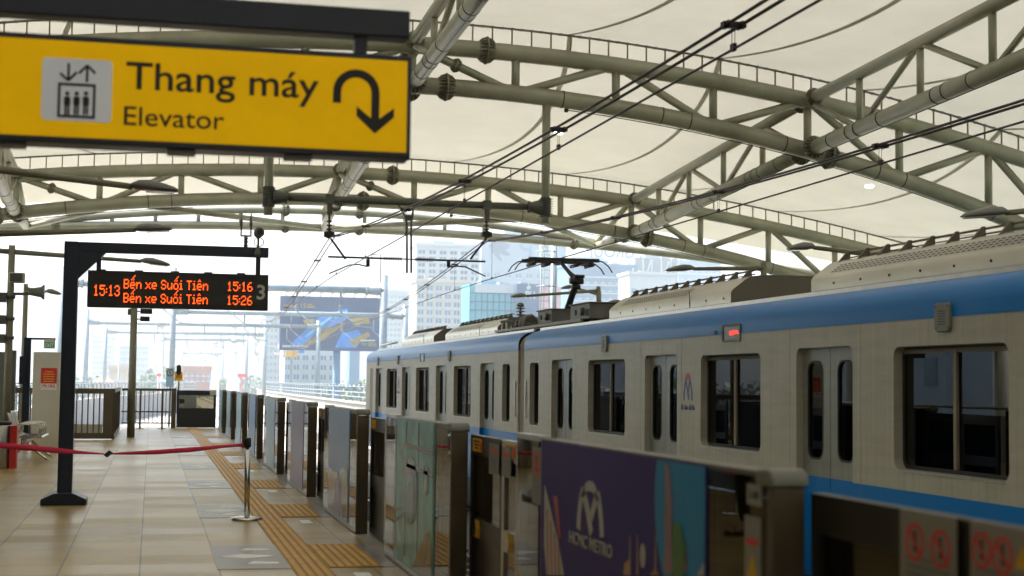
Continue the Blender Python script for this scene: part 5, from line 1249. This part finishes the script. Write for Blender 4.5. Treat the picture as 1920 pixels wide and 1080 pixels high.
def bld(name, label, x0, x1, ytop, Y, depth, mt, win=None, wmt='b_win', xw=None, parapet=True):
    if x0 > 480: depth *= .3
    a, b = at(x0, ytop, Y=Y), at(x1, ytop, Y=Y); zt = (a.z+b.z)/2
    t = thing(name, label, 'building', ((a.x+b.x)/2, Y, -10))
    obj('wall', MB().box(a.x, b.x, Y, Y+depth, -10, zt), mt, t)
    if parapet:
        w = MB(); w.box(a.x-.25, b.x+.25, Y-.25, Y+depth+.2, zt, zt+.5); obj('parapet', w, mt, t)
    rp = MB(); wd = b.x-a.x
    rp.box(a.x+wd*.3, a.x+wd*.62, Y+depth*.3, Y+depth*.8, zt, zt+wd*.10); rp.box(a.x+wd*.7, a.x+wd*.8, Y+depth*.3, Y+depth*.7, zt, zt+wd*.07); rp.tube([(a.x+wd*.2, Y+depth*.5, zt), (a.x+wd*.2, Y+depth*.5, zt+wd*.16)], .08, 6); obj('roof_plant', rp, 'b_grey', t)
    if win and win[1] > 3:
        sl = MB(); q1, q0 = at((x0+x1)/2, win[2], Y=Y).z, at((x0+x1)/2, win[3], Y=Y).z
        for k in range(win[1]+1): z = q0+(q1-q0)*k/win[1]; sl.box(a.x-.05, b.x+.05, Y-.16, Y-.001, z-.12, z+.12)
        obj('floor_bands', sl, 'b_white', t)
    if win:
        nc, nr, y1, y2, wf, hf = win
        X0, X1 = (a.x, b.x) if not xw else (at(xw[0], y1, Y=Y).x, at(xw[1], y1, Y=Y).x)
        z1, z0 = at((x0+x1)/2, y1, Y=Y).z, at((x0+x1)/2, y2, Y=Y).z
        cw, ch = (X1-X0)/nc, (z1-z0)/nr; first = None
        for r_ in range(nr):
            for c_ in range(nc):
                if first is None:
                    first = obj('window', MB().box(X0+cw*(.5-wf/2), X0+cw*(.5+wf/2), Y-.06, Y+.05, z0+ch*(.5-hf/2), z0+ch*(.5+hf/2)), wmt, t)
                    fr = MB(); fr.box(X0+cw*(.5-wf/2)-.1, X0+cw*(.5+wf/2)+.1, Y-.22, Y, z0+ch*(.5-hf/2)-.18, z0+ch*(.5-hf/2)-.02); fr.box(X0+cw*.5-.05, X0+cw*.5+.05, Y-.1, Y-.061, z0+ch*(.5-hf/2), z0+ch*(.5+hf/2)); sill = obj('sill', fr, 'b_white', first)
                else:
                    w = first.copy(); COL.objects.link(w); w.location = (c_*cw, 0, r_*ch)
                    s_ = sill.copy(); COL.objects.link(s_); s_.parent = w
    return t
bld('tower_block', 'pale hazy tower between the navy sign post and stairwell pole', 174, 210, 633, 420, 30, 'b_grey', (5, 8, 637, 715, .6, .45))
bld('office_block', 'hazy blue grey block right behind the stairwell pole', 226, 278, 652, 450, 30, 'b_blue', (6, 5, 657, 715, .55, .4))
bld('low_house', 'low pale house with plain wall left of the stairwell pole', 205, 238, 692, 200, 10, 'b_cream')
t = thing('tent_roof_house', 'small house with a pointed terracotta tent roof', 'building', (at(192, 712, Y=190).x, 190, -10))
a, b = at(172, 717, Y=190), at(214, 717, Y=190); zr = at(192, 702, Y=190).z
obj('wall', MB().box(a.x+.3, b.x-.3, 190.3, 196, -10, a.z), 'b_cream', t); rf = MB(); rf.add([(a.x, 190, a.z), (b.x, 190, a.z), (b.x, 196.5, a.z), (a.x, 196.5, a.z), ((a.x+b.x)/2, 193.2, zr)], [(0, 1, 4), (1, 2, 4), (2, 3, 4), (3, 0, 4), (0, 3, 2, 1)]); obj('roof', rf, 'b_red', t)
bld('red_block', 'terracotta coloured block behind the orange ATO sign', 344, 398, 692, 260, 14, 'b_red', (5, 2, 697, 716, .5, .5))
bld('narrow_white_block', 'narrow white block left of the billboard', 498, 530, 592, 240, 14, 'b_white', (4, 9, 600, 715, .45, .4))
bld('low_white_block', 'long low white block under the billboard', 531, 632, 652, 200, 16, 'b_white', (6, 3, 662, 716, .6, .5))
bld('blue_column_block', 'slim blue grey block beside the billboard post', 656, 675, 640, 215, 10, 'b_blue')
bld('white_tower', 'tall white tower dotted with small square windows right of the billboard', 716, 783, 548, 300, 22, 'b_white', (9, 11, 552, 665, .5, .42))
ap = bld('cream_apartments', 'cream apartment block with rows of paired windows', 781, 882, 530, 230, 18, 'b_cream', (6, 7, 533, 640, .62, .55))
bld('white_apartments', 'white apartment floors with wide windows rising behind the cream block', 781, 900, 462, 250, 22, 'b_white', (6, 5, 468, 528, .62, .55))
tg = bld('teal_office', 'teal glass office with dark mullions behind the front train car', 881, 968, 533, 175, 16, 'b_teal', parapet=False)
Y = 175; a, b = at(881, 533, Y=Y), at(968, 650, Y=Y); mu = MB()
for k in range(9): x = a.x+(b.x-a.x)*k/8; mu.box(x-.05, x+.05, Y-.12, Y, b.z-4, a.z)
for y in (550, 566, 582, 620): z = at(920, y, Y=Y).z; mu.box(a.x, b.x, Y-.121, Y-.001, z-.06, z+.06)
obj('mullion_grid', mu, 'b_navy', tg)
bn = MB()
for y0_, y1_ in ((533, 549), (602, 611)): bn.box(a.x+.6, b.x, Y-.16, Y-.13, at(920, y1_, Y=Y).z, at(920, y0_, Y=Y).z)
obj('white_band', bn, 'b_white', tg)
nv = bld('navy_office_wing', 'navy clad office wing with white letters beside the teal glass', 969, 1012, 532, 174, 18, 'b_navy', parapet=False)
a, b = at(985, 560, Y=174), at(1003, 543, Y=174); q = MB(); text(q, 'PH', (a.x, a.z, b.x, a.z+.9), facing_y(173.97), .03, .03); q.prism([(a.x+.3, a.z+1.0), (a.x+.7, a.z+1.3), (a.x+.4, a.z+1.7), (a.x+.1, a.z+1.3)], 0, .03, facing_y(173.97)); obj('lettering', q, 'b_white', nv)
MT['b_pink'] = mat('faded pink banner', (.55, .35, .36), .7, 0, .3, .5)
bld('pink_banner_block', 'block with a faded pink front right of the navy wing', 1012, 1052, 536, 180, 14, 'b_pink', parapet=False)
lw = bld('logo_wall_block', 'pale grey block with a feather fan logo and large letter high up', 903, 1062, 440, 290, 26, 'b_grey', (8, 2, 508, 545, .5, .45), parapet=False)
q = MB(); Yl = 289.9; W_ = lambda x, y: (at(x, y, Y=Yl).x, at(x, y, Y=Yl).z); FLW = facing_y(Yl)
for k, (p, c_, d_, e_) in enumerate((((915, 462), (935, 446), (955, 448), (945, 455)), ((917, 464), (940, 452), (958, 460), (950, 468)), ((918, 467), (940, 462), (957, 478), (950, 480)), ((919, 469), (933, 470), (941, 488), (937, 490)))):
    q.prism([W_(*p), W_(*c_), W_(*d_), W_(*e_), W_((p[0]+e_[0])/2+3, (p[1]+e_[1])/2+2)], 0, .1, FLW)
obj('feather_logo', q, 'b_navy', lw)
q = MB(); a, b = W_(974, 485), W_(997, 449); text(q, 'P', (a[0], a[1], b[0], b[1]), lambda u, v, w: (a[0]+b[0]-u, Yl-w, v), .0, .1); obj('lettering', q, 'b_blue', lw)
bld('blue_block', 'wide blue grey block behind the pantograph knee', 1066, 1194, 500, 260, 24, 'b_blue', (9, 4, 520, 580, .5, .3), 'b_win')
bld('white_annex', 'small white annex standing on the blue grey block', 1072, 1128, 486, 275, 12, 'b_white', (4, 1, 490, 502, .4, .5))
bld('white_stepped_block', 'stepped white block below the dark facade', 1180, 1268, 516, 240, 20, 'b_white', (5, 2, 535, 575, .5, .3))
dk = bld('dark_facade', 'dark unfinished facade with pale scaffold bracing', 1190, 1270, 484, 310, 16, 'b_dark', parapet=False)
q = MB(); Y = 309.9
for x in (1190, 1206, 1222, 1240, 1258): a, b = at(x, 486, Y=Y), at(x, 535, Y=Y); q.bar((a.x, Y, b.z), (a.x, Y, a.z), .3)
for x in (1206, 1240): a, b = at(x, 530, Y=Y), at(x+14, 490, Y=Y); q.bar((a.x, Y-.2, a.z), (b.x, Y-.2, b.z), .25)
obj('scaffold', q, 'b_white', dk)
bld('far_blue_tower', 'pale blue block at the right edge of the skyline', 1272, 1352, 492, 380, 24, 'b_blue', (6, 5, 500, 570, .5, .4))
t = thing('roof_letters', 'mirrored PHUC GROUP roof letters seen from behind on a frame', 'roof sign', (at(1150, 470, Y=320).x, 320, 30), None)
a, b = at(1098, 482, Y=320), at(1268, 462, Y=320)
q = MB(); text(q, 'PHUC GROUP', (a.x, a.z, b.x, b.z), lambda u, v, w: (a.x+b.x-u, 320-w, v), .01, .2); obj('lettering', q, 'b_blue', t)
q = MB(); q.bar((a.x-1, 320.4, a.z-.4), (b.x+1, 320.4, a.z-.4), .25)
for k in range(5): x = a.x+(b.x-a.x)*k/4; q.bar((x, 320.4, a.z-16), (x, 320.4, a.z-.4), .2)
obj('frame', q, 'b_white', t)

# billboard
Y = 150.; MT['bb_dark'] = mat('dark blue billboard print', (.004, .035, .12), .5, 0, .2, .3); MT['bb_blue'] = mat('bright blue billboard print', (.01, .20, .62), .5, 0, .5, .5); MT['bb_cyan'] = mat('pale cyan billboard print', (.16, .58, .85), .5, 0, .4, .6); MT['bb_gold'] = mat('golden billboard print', (.30, .22, .03), .5, 0, .4, .6)
B0 = lambda x, y: (at(x, y, Y=Y).x, at(x, y, Y=Y).z)
t = thing('billboard', 'huge dark blue roadside billboard with golden 2026 on a single post', 'billboard', (B0(620, 600)[0], Y, -10))
(bx0, bz0), (bx1, bz1) = B0(524, 656), B0(716, 559)
pn = obj('panel', MB().box(bx0, bx1, Y, Y+.9, bz0, bz1), 'bb_dark', t)
obj('post', MB().tube([(B0(632, 700)[0], Y+.5, -10), (B0(632, 700)[0], Y+.5, bz0)], .36, 18), 'b_blue', t)
FB = facing_y(Y-.02)
q = MB(); q.prism([B0(556, 640), B0(580, 606), B0(610, 588), B0(652, 578), B0(648, 600), B0(622, 612), B0(590, 628), B0(566, 650)], 0, .02, FB); q.prism([B0(628, 652), B0(640, 625), B0(672, 618), B0(680, 634), B0(668, 652)], .0, .02, FB); q.prism([B0(545, 645), B0(566, 625), B0(572, 640), B0(555, 652)], 0.03, .05, FB); obj('print_streaks', q, 'bb_blue', pn)
q = MB()
for k in range(7): q.prism([B0(572+k*4, 630-k*3), B0(600+k*6, 606-k*4), B0(603+k*6, 607-k*4), B0(574+k*4, 633-k*3)], .03, .05+k*.002, FB)
q.prism([B0(626, 592), B0(652, 581), B0(651, 587), B0(628, 598)], .03, .06, FB)
obj('print_lights', q, 'bb_cyan', pn)
q = MB()
for k in range(6): q.prism([B0(566+k*6, 650-k*2), B0(606+k*8, 616-k*2), B0(608+k*8, 617-k*2), B0(570+k*6, 651-k*2)], .06, .08+k*.002, FB)
q.prism([B0(655, 598), B0(690, 592), B0(694, 606), B0(664, 610)], .0, .02, FB); q.prism([B0(568, 600), B0(590, 598), B0(588, 612), B0(574, 612)], .02, .04, FB); q.prism([B0(652, 640), B0(690, 622), B0(694, 630), B0(664, 650)], .02, .04, FB)
q.prism([B0(531, 573), B0(539, 569), B0(539, 578)], 0, .02, FB); a, b = B0(564, 578), B0(574, 569); text(q, '15', (a[0], a[1], b[0], b[1]), FB, .02, .03); q.prism([B0(576, 577), B0(590, 577), B0(590, 574), B0(576, 574)], 0, .02, FB); q.prism([B0(576, 572), B0(586, 572), B0(586, 570), B0(576, 570)], 0, .02, FB); q.prism([B0(541, 576), B0(554, 576), B0(554, 572), B0(541, 572)], 0, .02, FB)
a, b = B0(678, 649), B0(706, 642); text(q, '>> 2026', (a[0], a[1], b[0], b[1]), FB, .03, .05); obj('print_gold', q, 'bb_gold', pn)
q = MB()
for x0_, x1_ in ((529, 546), (548, 562), (564, 578)): q.prism([B0(x0_, 651), B0(x1_, 651), B0(x1_, 647), B0(x0_, 647)], 0, .06, FB)
q.prism([B0(676, 640), B0(703, 640), B0(703, 637), B0(676, 637)], .05, .07, FB); obj('print_words', q, 'b_white', pn)
q = MB()
for k in range(9): x = bx0+(bx1-bx0)*(k+.5)/9; q.bar((x, Y+.3, bz1), (x, Y-1.2, bz1+.4), .07); q.box(x-.2, x+.2, Y-1.5, Y-1.1, bz1+.3, bz1+.5)
obj('floodlight', q, 'lamp', t)
t = thing('shop_sign', 'small yellow shop sign with a blue end below the billboard', 'sign', (B0(547, 663)[0], 160, -3))
q = MB(); a, b = at(536, 669, Y=160), at(558, 658, Y=160); q.box(a.x, b.x, 160, 160.3, a.z, b.z); obj('board', q, 'yellowlabel', t); q = MB(); a2, b2 = at(561, 662, Y=160), at(570, 656, Y=160); q.box(a2.x, b2.x, 160, 160.3, a2.z, b2.z); obj('end_board', q, 'bb_blue', t)
q = MB(); q.bar(((a.x+b.x)/2, 160.4, -10), ((a.x+b.x)/2, 160.4, a.z+.3), .25); q.bar(((a.x+b.x)/2, 160.4, a.z+.4), (b2.x, 160.4, a2.z+.2), .15); obj('post', q, 'galv', t)

# slim white pylons of the bridge and other verticals near the curve
def pylon(label, x, yt, yb_, wt, wb, Y, ring_=True):
    p, q = at(x, yt, Y=Y), at(x, yb_, Y=Y); s_ = Y/F; t = thing('white_pylon', label, 'pylon', (p.x, Y, -10), 'slim white pylons by the curve')
    H = p.z-q.z; rb, rt = wb*s_/2, wt*s_/2
    obj('shaft', MB().tube([(p.x, Y, -10), (p.x, Y, q.z), (p.x, Y, q.z+H*.25), (p.x, Y, q.z+H*.62), (p.x, Y, q.z+H*.9)], [rb*1.1, rb, (rb*.6+rt*.4), rt, rt], 8), 'pylon', t)
    obj('cap', MB().lathe((p.x, Y, q.z+H*.9), (0, 0, 1), [(-.2, rt*1.5), (0, rt*1.6), (H*.02, rt*1.5), (H*.1, .04)], 8), 'b_cream', t)
    if ring_:
        g = MB(); g.box(p.x-rt*1.7, p.x+rt*1.7, Y-rt*1.7, Y+rt*1.7, q.z+H*.66, q.z+H*.69); obj('gallery', g, 'galv', t)
pylon('tall white flared pylon in front of the pale billboard side', 440, 598, 728, 9, 24, 200)
pylon('white flared pylon second tallest, left of the tall one', 404, 634, 726, 7, 18, 260)
pylon('smallest white flared pylon beside the second one', 384, 652, 724, 5, 12, 320)
pylon('straight white column with pointed top left of the S sign pole', 303, 597, 726, 9, 10, 190, False)
def banner(label, x0, x1, y0, y1, Y):
    a, b = at(x0, y1, Y=Y), at(x1, y0, Y=Y); q = MB(); q.box(a.x, b.x, Y, Y+.1, a.z, b.z); q.bar(((a.x+b.x)/2, Y+.15, -2), ((a.x+b.x)/2, Y+.15, b.z), .12)
    o = obj('banner', q, 'red'); tag(o, label, 'banner', None)
banner('small red banner by the straight pointed column', 294, 302, 700, 706, 185)
banner('small red banner right of the tall flared pylon', 446, 462, 701, 707, 185)
# S sign and ATO sign at the platform end
Y = 53.
p = at(319, 700, Y=Y); t = thing('round_sign', 'round S sign on a pale plate at the platform end', 'signal sign', (p.x, Y, 0))
a, b = at(311, 725, Y=Y), at(326, 690, Y=Y); obj('plate', MB().box(a.x, b.x, Y, Y+.03, a.z, b.z), 'film_pale', t)
fs = facing_y(Y-.002); d = MB(); c_ = (p.x, at(319, 699, Y=Y).z); d.prism([(c_[0]+.115*math.cos(R(k)), c_[1]+.115*math.sin(R(k))) for k in range(0, 360, 15)], 0, .004, fs); di = obj('disc', d, 'white', t)
d = MB(); ring(d, c_, .12, .09, fs, w0=.004, w1=.007); text(d, 'S', (c_[0]-.045, c_[1]-.06, c_[0]+.045, c_[1]+.06), facing_y(Y-.006), .03, .003); obj('letter', d, 'navy', di)
obj('post', MB().tube([(p.x, Y+.06, -1.36), (p.x, Y+.06, b.z)], .035, 8), 'galv', t)
a, b = at(327, 714, Y=Y), at(343, 697, Y=Y); t = thing('ato_sign', 'square orange ATO sign on a dark signal post', 'signal sign', ((a.x+b.x)/2, Y, 0))
bo = obj('board', MB().box(a.x, b.x, Y-.02, Y+.02, a.z, b.z), 'orange', t); q = MB(); text(q, 'ATO', (a.x+.05, a.z+.10, b.x-.04, a.z+.20), facing_y(Y-.021), .02, .003); obj('lettering', q, 'ink', bo)
obj('post', MB().tube([((a.x+b.x)/2, Y+.08, -1.36), ((a.x+b.x)/2, Y+.08, at(336, 684, Y=Y).z-.1)], .04, 8), 'gantry', t)
q = MB(); z = at(336, 684, Y=Y).z; x = (a.x+b.x)/2; q.prism([(p_+x, q_) for p_, q_ in rrect(.16, .34, .075, 5, 0, z-.17)], Y-.02, Y+.1, lambda u, v, w: (u, w, v)); obj('signal_head', q, 'black', t)

# viaduct parapets
def parapet(label, pts, n, zt=1.25):
    pts = [Vector((p[0], p[1], 0)) for p in pts]; seg = [(b-a).length for a, b in zip(pts, pts[1:])]; tot = sum(seg)
    def along(s_):
        for a, b, L in zip(pts, pts[1:], seg):
            if s_ <= L: return a+(b-a)*(s_/L), (b-a).normalized()
            s_ -= L
        return pts[-1], (pts[-1]-pts[-2]).normalized()
    t = thing('viaduct_parapet', label, 'parapet', tuple(pts[0]), 'viaduct edge parapets')
    w = MB(); rl = MB()
    for a, b in zip(pts, pts[1:]): w.bar(a+Vector((0, 0, -.5)), b+Vector((0, 0, -.5)), .22, 1.7); w.bar(a+Vector((-.06, 0, .30)), b+Vector((-.06, 0, .30)), .32, .12)
    obj('wall', w, 'concrete', t)
    for z in (.62, .88, zt-.04): obj('rail', MB().tube([p+Vector((0, 0, z)) for p in pts], .035, 6), 'galv', t)
    first = None
    for k in range(n):
        c, d = along(tot*(k+.5)/n)
        if first is None:
            nn = Vector((-1, 0, 0)); first = obj('post', MB().tube([c+Vector((0, 0, .3)), c+Vector((0, 0, zt-.15)), c+Vector((-.06, 0, zt+.02)), c+Vector((-.2, 0, zt+.08))], .04, 6), 'galv', t); c0 = c
        else:
            q = first.copy(); COL.objects.link(q); q.location = c-c0
parapet('long concrete parapet with curled rail posts right of the train track', [(11.6, 52), (11.6, 90), (11.9, 130), (12.8, 170), (14.5, 215)], 84)
parapet('concrete parapet with curled rail posts curving behind the stairwell pole', [(-4.6, 51), (-4.4, 70), (-3.6, 89), (-1.6, 110), (1.0, 131), (4.5, 160)], 60)
for lb, x, yt, Y in (('pale street light pole below the billboard', 534, 663, 170), ('pale street light pole by the hazy tower', 224, 645, 180)):
    p = at(x, yt+6, Y=Y); t = thing('street_light', lb, 'street lamp', (p.x, Y, -10), 'street lights below the viaduct')
    obj('pole', MB().tube([(p.x, Y, -10), (p.x, Y, p.z)], [.13, .08], 8), 'galv', t); obj('arm', MB().tube([(p.x, Y, p.z), (p.x-.5, Y, p.z+.25), (p.x-1.2, Y, p.z+.35)], .05, 6), 'b_pink', t)

# trees
def tree_mesh(seed, r, h):
    rg = random.Random(seed); cl = MB(); cents = []
    for k in range(16):
        a, u = rg.random()*6.283, rg.random()
        cents.append((Vector((math.cos(a)*r*u**.6, math.sin(a)*r*u**.6, h*(.45+.5*rg.random()*(1-.35*u)))), r*(.28+.22*rg.random())))
    for c, cr in cents:
        for k in range(70):
            d = Vector((rg.gauss(0, 1), rg.gauss(0, 1), rg.gauss(0, .8))).normalized()*cr*(.55+.5*rg.random()); p = c+d
            e1 = Vector((rg.gauss(0, 1), rg.gauss(0, 1), rg.gauss(0, 1))).normalized(); e2 = e1.cross(d.normalized()+Vector((.01, 0, 0))).normalized(); s_ = r*(.06+.06*rg.random())
            cl.add([p-e1*s_, p+e2*s_*.6, p+e1*s_, p-e2*s_*.6], [(0, 1, 2, 3)])
    tr = MB(); tr.tube([(0, 0, 0), (.1, 0, h*.3), (0, .1, h*.6)], [r*.10, r*.07, r*.04], 8)
    for k in range(5): a = k*1.3; tr.tube([(0, 0, h*(.35+.05*k)), (math.cos(a)*r*.5, math.sin(a)*r*.5, h*(.6+.05*k))], [r*.045, r*.015], 6)
    return cl, tr
protos = []
spots = [(128, 700, 260, 'round tree between the navy post and the hazy tower'), (158, 706, 240, 'low tree left of the terracotta tent roof'), (232, 704, 240, 'tree just left of the stairwell pole'), (262, 692, 250, 'dense tree just right of the stairwell pole'),
         (284, 684, 280, 'taller tree left of the straight pointed column'), (318, 700, 260, 'tree behind the round S sign'), (362, 694, 290, 'tree beside the terracotta block'), (420, 700, 300, 'tree between the white flared pylons'), (468, 702, 300, 'tree right of the tall flared pylon'), (690, 700, 230, 'tree between the white tower and the train front'), (672, 712, 180, 'small tree beneath the billboard right of its post')]
for k, (x, yt, Y, lb) in enumerate(spots):
    p = at(x, yt, Y=Y); H = p.z+10
    if k < 2:
        cl, tr = tree_mesh(11+k, 4.2, 12.0); t = thing('tree', lb, 'tree', (0, 0, 0), 'trees below the viaduct'); obj('trunk', tr, 'bark', t); obj('crown', cl, 'leaf' if k == 0 else 'leaf2', t); protos.append(t); t.location = (p.x, Y, -10)
    else: t = copy_tree(protos[k % 2], (p.x, Y, -10), lb)
    s_ = H/12.0; t.scale = (s_*(1.1+.1*(k % 3)), s_*1.1, s_); t.rotation_euler.z = k*1.7
# street side left of the station, seen in the train windows
HOUSES = [(-34, 44, 17, 15, 'b_cream', 'cream street house left of the station, nearest of the mirrored row'), (-38, 64, 16, 19, 'b_white', 'tall white street house after the cream one in the mirrored row'), (-34, 84, 20, 14, 'b_grey', 'low grey street house in the middle of the mirrored row'), (-40, 108, 18, 20, 'b_cream', 'tall cream street house beyond the grey one in the mirrored row'), (-36, 130, 22, 15, 'b_white', 'long white street house near the far end of the mirrored row'), (-38, 156, 24, 18, 'b_grey', 'grey street house at the far end of the mirrored row'), (-44, 10, 22, 14, 'b_blue', 'blue grey street house beside the added light block')]
for k, (x, y, w_, h_, mt_, lb) in enumerate(HOUSES):
    t = thing('street_house', lb, 'building', (x, y, -10), 'street houses left of the station')
    obj('wall', MB().box(x-8, x, y, y+w_, -10, -10+h_), mt_, t); first = None
    for r_ in range(int(h_/3.4)):
        for c_ in range(5):
            if first is None: first = obj('window', MB().box(x-.02, x+.06, y+1, y+2.6, -8.6, -6.8), 'b_win', t)
            else: q = first.copy(); COL.objects.link(q); q.location = (0, c_*(w_-2)/5, r_*3.4)
t = thing('light_block', 'unseen dark box added left of the camera to block side light', 'light block', (-5, -8, 0))  # unseen box added to darken the near platform and train windows
obj('wall', MB().box(-6.5, -4.1, -30, 9, 0, 7.6), 'b_dark', t); obj('door', MB().box(-4.099, -4.06, -1.2, .9, 0, 2.2), 'ss', t); obj('door_frame', MB().box(-4.099, -4.04, -1.4, -1.21, 0, 2.35), 'bronze', t)
lsp = [(-24, 26), (-25, 58), (-24, 96), (-26, 140)]
for k, (x, y) in enumerate(lsp): t = copy_tree(protos[k % 2], (x, y, -10), ['nearest street tree left of the station', 'second street tree left of the station, by the white house', 'third street tree left of the station, by the tall cream house', 'last street tree left of the station, by the grey house'][k]); t.scale = (1.1, 1.1, 1.05)
t = thing('added_side_wall', 'unseen tall wall added along the left platform to cut side light', 'wall', (-5, 17, 0))  # out-of-view wall added to hold back daylight from the left
obj('wall', MB().box(-4.6, -4.2, 9.01, 27, 0, 6.0), 'b_dark', t); obj('coping', MB().box(-4.7, -4.1, 9.01, 27.1, 6.0, 6.12), 'ss', t)
t = thing('added_far_wall', 'unseen grey wall added behind the train to cut light from the right', 'wall', (16.3, 0, 0))  # hidden wall added to reduce daylight entering from the right
obj('wall', MB().box(16.2, 16.45, -60, 34, 0, 4.0), 'b_grey', t); obj('coping', MB().box(16.1, 16.5, -60, 34.1, 4.0, 4.1), 'ss', t)
t = thing('platform_side_wall', 'low wall with top rail along the left platform edge', 'wall', (-3.95, 12, 0))
obj('wall', MB().box(-4.05, -3.95, 27.2, 38.5, -.1, .95), 'offwhite', t); obj('rail', MB().tube([(-4, 27.2, 1.1), (-4, 38.5, 1.1)], .03, 8), 'ss', t)

# ------------------------------------------------------------------ haze
hm_ = bpy.data.materials.new('haze air'); hm_.use_nodes = True; n = hm_.node_tree.nodes; n.remove(n['Principled BSDF'])
pv = n.new('ShaderNodeVolumePrincipled'); pv.inputs['Color'].default_value = (.80, .92, 1, 1); pv.inputs['Density'].default_value = .0014; pv.inputs['Anisotropy'].default_value = .35; pv.inputs['Density Attribute'].default_value = ''
hm_.node_tree.links.new(pv.outputs[0], n['Material Output'].inputs['Volume'])
hz = obj('haze', MB().box(-420, 520, -60, 620, -11.6, 75), hm_); hz['kind'] = 'stuff'
for ob in bpy.data.objects:
    if ob.name.startswith('ground') and ob.type == 'MESH': ob.data.clear_geometry(); ob.data.from_pydata([(-415, -55, -10), (515, -55, -10), (515, 615, -10), (-415, 615, -10)], [], [(0, 1, 2, 3)])
